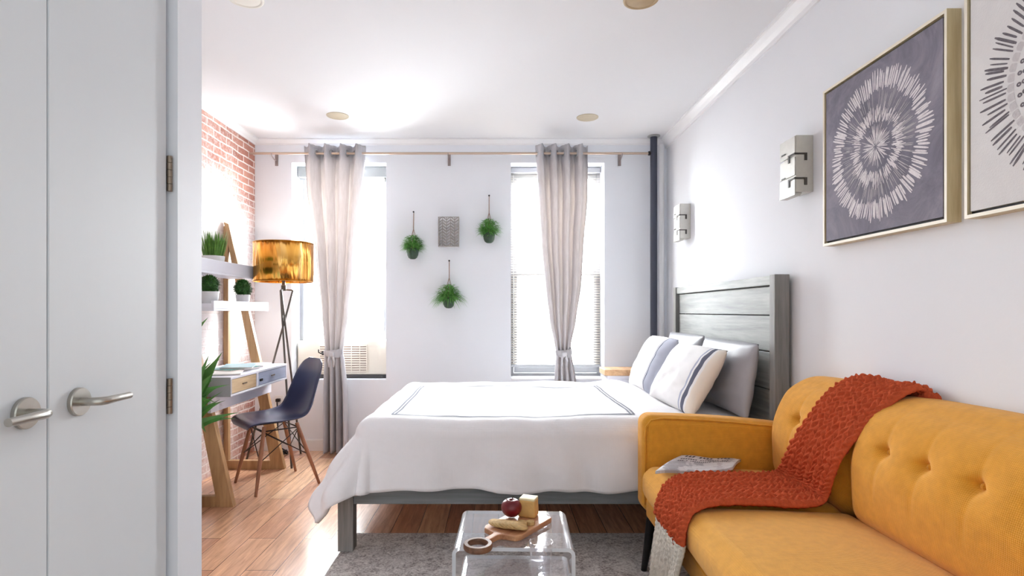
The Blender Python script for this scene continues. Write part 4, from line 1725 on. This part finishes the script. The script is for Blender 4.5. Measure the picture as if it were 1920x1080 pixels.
# ------------------------------------------------------------ hanging planters
def hanging_planter(label, x, ztop, zpot, style, seed):
    """ztop: nail height, zpot: rim height"""
    rn = random.Random(seed)
    y = YB - .065
    t = thing('hanging_planter', label, 'hanging plant', (x, y, zpot - .095), 'planters hanging on the window wall')
    bm = B()
    lathe(bm, [(.0005, -.088), (.020, -.086), (.034, -.076), (.044, -.055), (.048, -.02), (.047, .0), (.043, .0), (.044, -.02), (.0005, -.022)], (x, y, zpot), 28, close=False)
    fin(bm, 'pot', pot_green, t, smooth=True)
    bm = B()
    fork = zpot + (ztop - zpot) * .55
    tube(bm, [(x, YB - .012, ztop), (x, YB - .02, fork)], .0035, 6)
    for a in (30, 150, 270):
        a = math.radians(a)
        tube(bm, [(x, YB - .02, fork), (x + .052 * cos(a), y + .052 * sin(a), zpot - .005)], .0022, 5)
    fin(bm, 'cord', cord_mat, t, smooth=True)
    bm = B(); tube(bm, [(x, YB, ztop), (x, YB - .02, ztop + .003)], .003, 6)
    lathe(bm, [(.007, 0), (.007, -.003), (.0005, -.003)], (x, YB - .019, ztop + .003), 10, 'Y', close=False)
    fin(bm, 'nail', black_metal, t)
    bm = B()
    n_ = 340
    for k in range(n_):
        a = rn.uniform(0, 2 * PI)
        el = rn.uniform(.0, 1.45)
        rr = rn.uniform(.0, .05)
        bp = Vector((x + rr * cos(a), y + rr * sin(a), zpot - .01 + rn.uniform(0, .03)))
        d = Vector((cos(a) * cos(el), sin(a) * cos(el), sin(el)))
        if style == 'trail' and rn.random() < .4:
            ln, dr, wd = rn.uniform(.09, .17), 1.3, .009
            d = Vector((cos(a), sin(a) * .6 - .3, rn.uniform(.0, .7)))
        else:
            ln, dr, wd = rn.uniform(.05, .095), rn.uniform(.3, 1.4), rn.uniform(.006, .010)
        if bp.y + d.y * ln > YB - .012:
            d.y = -abs(d.y) * .5
        leaf(bm, bp, d, ln, wd, dr, 3)
    # small rounded leaves give the clump its body
    for k in range(420):
        a, el = rn.uniform(0, 2 * PI), rn.uniform(-.9, 1.5)
        r_ = rn.uniform(.045, .078)
        c_ = Vector((x + r_ * cos(a) * cos(el) * (1.15 if style == 'trail' else 1), min(y + .8 * r_ * sin(a) * cos(el), YB - .014), zpot + .034 + r_ * sin(el) * .95))
        leaf(bm, c_, Vector((cos(a), sin(a) * .6 - .2, rn.uniform(-.6, .8))), rn.uniform(.018, .032), rn.uniform(.009, .015), .6, 2)
    fin(bm, 'foliage', [leaf_green], t)


hanging_planter('left hanging planter with bushy green grass on the white wall', -.695, 1.952, 1.652, 'bush', 1)
hanging_planter('upper right hanging planter with round green foliage near the blind', -.078, 2.085, 1.782, 'bush', 2)
hanging_planter('lowest hanging planter with spiky trailing leaves', -.404, 1.553, 1.255, 'trail', 3)

# ------------------------------------------------------------ ladder desk
desk = thing('ladder_desk', 'leaning ladder desk of pale oak and white shelves by the brick wall', 'desk', (-1.77, 3.7, 0))
FT = [(-1.55, 0.0), (-1.955, 1.79)]       # front line of the slanted leg, foot to top


def leg_x(z):
    return FT[0][0] + (FT[1][0] - FT[0][0]) * z / 1.79


for y in (3.30, 4.09):
    bm = B()
    wb, wt = .092, .062
    hexa(bm, [(leg_x(0) - wb, y, 0.0), (leg_x(0), y, 0), (leg_x(0), y + .04, 0), (leg_x(0) - wb, y + .04, 0),
              (leg_x(1.79) - .035, y, 1.79), (leg_x(1.79), y, 1.775), (leg_x(1.79), y + .04, 1.775), (leg_x(1.79) - .035, y + .04, 1.79)])
    fin(bm, 'front_leg', pine, desk, bevel=.002)
    bm = B(); box(bm, -1.985, leg_x(0) - .094, y + .001, y + .039, 0, .062)
    fin(bm, 'foot_bar', pine, desk, bevel=.002)
    bm = B(); box(bm, -1.992, -1.958, y + .002, y + .038, .063, 1.76)
    fin(bm, 'rear_upright', pine, desk, bevel=.002)
# desk case with two drawers
bm = B()
box(bm, -1.955, -1.546, 3.262, 4.128, .650, .662); box(bm, -1.955, -1.546, 3.262, 4.128, .748, .762)
box(bm, -1.955, -1.546, 3.615, 3.640, .662, .748); box(bm, -1.955, -1.546, 4.112, 4.128, .662, .748)
box(bm, -1.955, -1.936, 3.276, 4.112, .662, .748)
case = fin(bm, 'desk_case', desk_white, desk, bevel=.0015)
bm = B(); box(bm, -1.955, -1.546, 3.262, 3.276, .662, .748); box(bm, -1.955, -1.5455, 3.260, 3.262, .650, .762)
fin(bm, 'side_panel', desk_side, desk)
for (a, b_, mt_, lb) in ((3.279, 3.612, pine_y, 'light oak drawer'), (3.643, 4.109, drawer_blue, 'pale blue-grey drawer')):
    bm = B(); box(bm, -1.93, -1.549, a, b_, .665, .745)
    dr = fin(bm, 'drawer', mt_, desk, bevel=.002)
    dr['label'] = lb
    bm = B(); yc_ = (a + b_) / 2
    box(bm, -1.5485, -1.544, yc_ - .028, yc_ + .028, .703, .711)
    fin(bm, 'drawer_pull', plain('dark_pull', lin(110, 92, 74), .5), dr)
    if b_ > 4:
        bm = B(); box(bm, -1.5485, -1.5435, a + .02, a + .06, .690, .705)
        fin(bm, 'drawer_lock', black_metal, dr)
bm = B(); box(bm, -1.705, -1.688, 3.341, 4.089, .560, .636); box(bm, -1.668 - .012, -1.660, 3.262, 4.128, .555, .640)
fin(bm, 'apron_rail', desk_white, desk, bevel=.0015)
# shelves: a tray with a front lip
bm = B()
box(bm, -1.957, -1.784, 3.25, 4.135, 1.378, 1.392); box(bm, -1.798, -1.784, 3.25, 4.135, 1.392, 1.468); box(bm, -1.957, -1.798, 3.25, 3.262, 1.392, 1.44); box(bm, -1.957, -1.798, 4.123, 4.135, 1.392, 1.44)
fin(bm, 'shelf', desk_white, desk, bevel=.0015)
bm = B()
box(bm, -1.957, -1.683, 3.34, 4.135, 1.146, 1.160); box(bm, -1.697, -1.683, 3.34, 4.135, 1.160, 1.208); box(bm, -1.957, -1.697, 3.34, 3.352, 1.160, 1.190); box(bm, -1.957, -1.697, 4.123, 4.135, 1.160, 1.190)
sh = fin(bm, 'shelf', desk_white, desk, bevel=.0015)
for y in (3.47, 3.56, 3.66, 3.72, 3.97):
    for dy in (0, .022):
        bm = B()
        lathe(bm, [(.0045, -.0006), (.0003, -.0007)], (-1.683, y + dy, 1.178), 10, 'X', close=False)
        fin(bm, 'peg_hole', vent_dark, sh)


def magazine(mat, x, y, z, rz, w, l, h, label):
    t = thing('magazine', label, 'magazine', (x, y, z), 'magazines on the desk')
    R = Matrix.Rotation(rz, 3, 'Z')
    bm = B(); rbox(bm, (x, y, z + h / 2), (w / 2 - .002, l / 2 - .002, h / 2 - .0012), .001, (2, 2, 1), k=1, fn=lambda q: R @ q)
    fin(bm, 'pages', white_cover, t)
    bm = B(); rbox(bm, (x, y, z + h - .0008), (w / 2, l / 2, .0008), .0006, (2, 4, 1), k=1, fn=lambda q: R @ Vector((q.x, q.y, q.z + .004 * max(0, q.y / l * 2 - .4))))
    fin(bm, 'cover', mat, t)


magazine(white_cover, -1.68, 3.47, .7622, .35, .20, .26, .010, 'white magazine at the near end of the desk')
magazine(teal_cover, -1.72, 3.66, .7622, -.25, .20, .28, .016, 'teal magazine lying mid-desk')
magazine(blue_cover, -1.70, 3.70, .7790, .3, .19, .26, .010, 'pale blue magazine on top of the teal one')
magazine(white_cover, -1.70, 3.95, .7622, .1, .17, .20, .012, 'small white booklet at the far end of the desk')


# ------------------------------------------------------------ potted greens on the shelves
def pot(bm, c, r0, r1, h):
    lathe(bm, [(r0 * .9, 0), (r0, .004), (r1, h - .004), (r1, h), (r1 - .006, h), (r1 - .008, h - .018), (.0005, h - .018)], c, 32, close=False)
    bm.faces.new


def grass_pot(label, x, y, z):
    t = thing('potted_plant', label, 'potted plant', (x, y, z))
    bm = B(); pot(bm, (x, y, z), .056, .070, .112)
    fin(bm, 'pot', pot_white, t, smooth=True, autosm=50)
    rn = random.Random(9)
    bm = B()
    for k in range(300):
        a, rr = rn.uniform(0, 2 * PI), .058 * rn.random() ** .5
        d = Vector((rr * cos(a) * 5, rr * sin(a) * 5, 1.3))
        leaf(bm, (x + rr * cos(a), y + rr * sin(a), z + .09), d, rn.uniform(.12, .20), rn.uniform(.006, .010), rn.uniform(0, .35), 3)
    fin(bm, 'grass_blades', leaf_bright, t)


def ball_pot(label, x, y, z, r, ph, pr, seed):
    t = thing('topiary_ball', label, 'potted plant', (x, y, z), 'potted boxwood balls on the lower shelf')
    bm = B(); pot(bm, (x, y, z), pr * .78, pr, ph)
    fin(bm, 'pot', pot_white, t, smooth=True, autosm=50)
    rn = random.Random(seed)
    c = Vector((x, y, z + ph - .018 + r))
    bm = B()
    bmesh.ops.create_icosphere(bm, subdivisions=3, radius=r * .86, matrix=Matrix.Translation(c))
    for k in range(700):
        v = Vector((rn.gauss(0, 1), rn.gauss(0, 1), rn.gauss(0, 1))).normalized()
        if v.z < -.85:
            continue
        leaf(bm, c + v * r * .82, v + Vector((rn.uniform(-.6, .6), rn.uniform(-.6, .6), rn.uniform(-.4, .6))), rn.uniform(.016, .024), rn.uniform(.007, .011), .2, 2)
    fin(bm, 'foliage', leaf_ball, t)


grass_pot('tall bright grass in a white pot on the top shelf', -1.868, 3.70, 1.3922)
ball_pot('boxwood ball in a white pot at the far end of the lower shelf', -1.765, 3.90, 1.1602, .060, .098, .046, 4)
ball_pot('clipped green ball in a white pot, half hidden by the closet casing', -1.775, 3.47, 1.1602, .058, .105, .055, 6)

# tall floor plant beside the desk, its pot hidden by the closet from here
px_, py_ = -1.715, 3.04
t = thing('floor_plant', 'spiky green floor plant showing past the closet casing beside the desk', 'plant', (px_, py_, 0))
bm = B(); pot(bm, (px_, py_, 0), .08, .10, .27)
fin(bm, 'pot', terracotta, t, smooth=True, autosm=50)
bm = B(); tube(bm, [(px_, py_, .24), (px_ + .01, py_, .45), (px_ + .005, py_ + .01, .66)], [.018, .015, .012], 10)
fin(bm, 'stem', ring_wood, t, smooth=True)
rn = random.Random(31)
bm = B()
for k in range(64):
    a = rn.uniform(0, 2 * PI)
    zb = rn.uniform(.46, .70)
    el = rn.uniform(.15, 1.35)
    d = Vector((cos(a) * cos(el), sin(a) * cos(el), sin(el)))
    ln = rn.uniform(.20, .31)
    if px_ + d.x * ln < XL + .03:
        d.x = abs(d.x) * .6
    if px_ + d.x * ln > -1.56:
        d.x *= .4
    if py_ + d.y * ln > 3.24:
        d.y *= .3
    leaf(bm, (px_ + .01 * cos(a), py_ + .01 * sin(a), zb), d, ln, rn.uniform(.034, .048), rn.uniform(.1, .8), 6, .2, face=(.2, -1, .3))
F = (.2, -1, .25)
for (bx_, bz_, dx, dz, ln, wd) in ((-1.66, .64, .50, .85, .34, .085), (-1.67, .58, .36, .93, .36, .07), (-1.64, .66, .62, .78, .22, .06), (-1.70, .62, .2, .95, .40, .055),
                                   (-1.66, .60, .6, .4, .14, .06), (-1.65, .66, .5, -.7, .19, .06), (-1.66, .62, .35, -.9, .18, .055), (-1.70, .95, .6, .72, .22, .05)):
    leaf(bm, (bx_, py_ - rn.uniform(0, .06), bz_), Vector((dx, -.05, dz)), ln, wd, .12, 6, .2, face=F)
tube(bm, [(px_ + .005, py_ + .01, .64), (px_ + .01, py_, .92)], [.011, .006], 8)
fin(bm, 'leaves', leaf_deep, t)

# ------------------------------------------------------------ floor lamp
LX, LY = -1.605, 4.22
t = thing('floor_lamp', 'tripod floor lamp with gold foil drum shade by the left window', 'floor lamp', (LX, LY, 0))
hub = Vector((LX, LY, 1.065))
tops = []
for (fx_, fy_) in ((-1.915, 4.27), (-1.60, 4.545), (-1.50, 4.12)):
    foot = Vector((fx_, fy_, 0.0))
    d = (hub - foot)
    top = hub + d * ((1.30 - 1.065) / 1.065)
    off = Vector((-(d.y), d.x, 0)).normalized() * .009
    bm = B(); tube(bm, [foot + off, top + off], [.008, .007], 12)
    fin(bm, 'leg', lamp_metal, t, smooth=True, autosm=40)
    tops.append(top + off)
bm = B()
for p in tops:
    tube(bm, [p, (LX, LY, 1.305)], .005, 8)
lathe(bm, [(.0005, 1.295), (.018, 1.297), (.018, 1.335), (.012, 1.34), (.012, 1.40), (.0005, 1.402)], (LX, LY, 0), 20, close=False)
fin(bm, 'socket_hub', lamp_metal, t, smooth=True, autosm=40)
bm = B()
lathe(bm, [(.214, 1.362), (.214, 1.652)], (LX, LY, 0), 64, close=False)
shd = fin(bm, 'lamp_shade', gold_foil(), t, smooth=True, solid=.002)
brass_m = plain('brass_ring', lin(190, 140, 60), .3, 1.0)
for z in (1.364, 1.650):
    bm = B()
    tube(bm, [(LX + .2135 * cos(w), LY + .2135 * sin(w), z) for w in [2 * PI * k / 48 for k in range(48)]], .0028, 6, closed=True)
    fin(bm, 'shade_ring', brass_m, shd, smooth=True)
bm = B()
for a in (0, 2 * PI / 3, 4 * PI / 3):
    tube(bm, [(LX, LY, 1.398), (LX + .212 * cos(a), LY + .212 * sin(a), 1.368)], .002, 6)
fin(bm, 'shade_spider', brass_m, shd, smooth=True)
bm = B()
m_, n_, l_, b_ = base_mat('lit_bulb')
b_.inputs['Base Color'].default_value = (1, .95, .85, 1)
b_.inputs['Emission Color'].default_value = (1, .80, .52, 1)
b_.inputs['Emission Strength'].default_value = 12
lathe(bm, [(.0005, 1.40), (.014, 1.402), (.016, 1.42), (.028, 1.45), (.031, 1.475), (.024, 1.50), (.0005, 1.51)], (LX, LY, 0), 24, close=False)
bulb = fin(bm, 'bulb', m_, t, smooth=True)
ld = bpy.data.lights.new('lamp_glow', 'POINT')
ld.energy = 2.5
ld.color = (1, .92, .80)
ld.shadow_soft_size = .04
lo = bpy.data.objects.new('lamp_glow', ld)
lo.location = (LX, LY, 1.56)
COL.objects.link(lo)

# ------------------------------------------------------------ chair
chair = thing('desk_chair', 'navy moulded shell chair on wooden dowel legs at the desk', 'chair', (0, 0, 0))
# local axes: +Y is the way the chair faces, profile of the middle line in (y, z)
PR = [(.235, .405), (.232, .432), (.18, .446), (.10, .437), (.0, .425), (-.09, .425), (-.155, .448), (-.200, .505), (-.222, .575), (-.238, .65), (-.252, .72), (-.266, .785), (-.272, .818)]
HWD = [.135, .185, .215, .228, .233, .232, .226, .218, .208, .200, .188, .150, .085]
CUP = [-.002, .0, .004, .016, .030, .044, .058, .066, .062, .050, .036, .022, .012]


def shell(u, v):
    y, z = catmull(PR, u)
    w = catmull([(h,) for h in HWD], u)[0]
    c = catmull([(h,) for h in CUP], u)[0]
    e = 1e-3
    ya, za = catmull(PR, max(0, u - e)); yb, zb = catmull(PR, min(1, u + e))
    tg = Vector((0, yb - ya, zb - za)).normalized()
    nrm = Vector((0, tg.z, -tg.y))
    s = 2 * v - 1
    sx = s * w
    return Vector((sx, y, z)) + nrm * (c * abs(s) ** 2.2)


bm = B(); grid(bm, shell, 48, 24)
fin(bm, 'seat_shell', navy_shell, chair, smooth=True, solid=.006, offset=0)
LEGS = []
for sx in (-1, 1):
    for sy in (-1, 1):
        top = Vector((sx * .115, .02 + sy * .105, .408))
        ft = Vector((sx * .195, .0 + sy * .205, 0.0))
        LEGS.append((top, ft, sx, sy))
        bm = B(); tube(bm, [ft, ft.lerp(top, .5), top], [.009, .0135, .012], 14)
        fin(bm, 'leg', dowel, chair, smooth=True, autosm=40)
bm = B()
at = lambda L_, f: L_[1].lerp(L_[0], f)
for i, j in ((0, 1), (2, 3), (0, 2), (1, 3)):
    tube(bm, [at(LEGS[i], .92), at(LEGS[j], .48)], .0032, 8)
    tube(bm, [at(LEGS[j], .92), at(LEGS[i], .48)], .0032, 8)
    tube(bm, [at(LEGS[i], .93), at(LEGS[j], .93)], .0042, 8)
fin(bm, 'cross_bracing', black_metal, chair, smooth=True)
chair.location = (-1.475, 3.765, 0)
chair.rotation_euler = (0, 0, math.radians(222 - 90))

# ------------------------------------------------------------ socket and cable behind the desk
t = thing('wall_outlet', 'white wall outlet with black plug low on the window wall', 'outlet', (-1.80, YB, .34))
bm = B(); box(bm, -1.835, -1.765, YB - .006, YB, .34, .455)
fin(bm, 'cover_plate', outlet_mat, t, bevel=.002)
bm = B(); rbox(bm, (-1.80, YB - .024, .418), (.016, .018, .013), .005, (1, 1, 1), k=2)
fin(bm, 'plug', black_metal, t, smooth=True)
bm = B()
pts = []
for k in range(60):
    a = k / 60 * 2 * PI * 3
    r = .045 + .012 * sin(k * .9)
    pts.append((-1.735 + r * cos(a), 4.50 + r * .8 * sin(a), .008 + .030 * (k / 60) + .006 * sin(k * 1.7)))
pts += [(-1.79, 4.58, .05), (-1.80, YB - .03, .14), (-1.80, YB - .03, .30), (-1.80, YB - .045, .405)]
tube(bm, pts, .0055, 7)
tag(fin(bm, 'power_cable', black_metal, smooth=True), 'black power cable coiled on the floor behind the desk foot', 'cable')
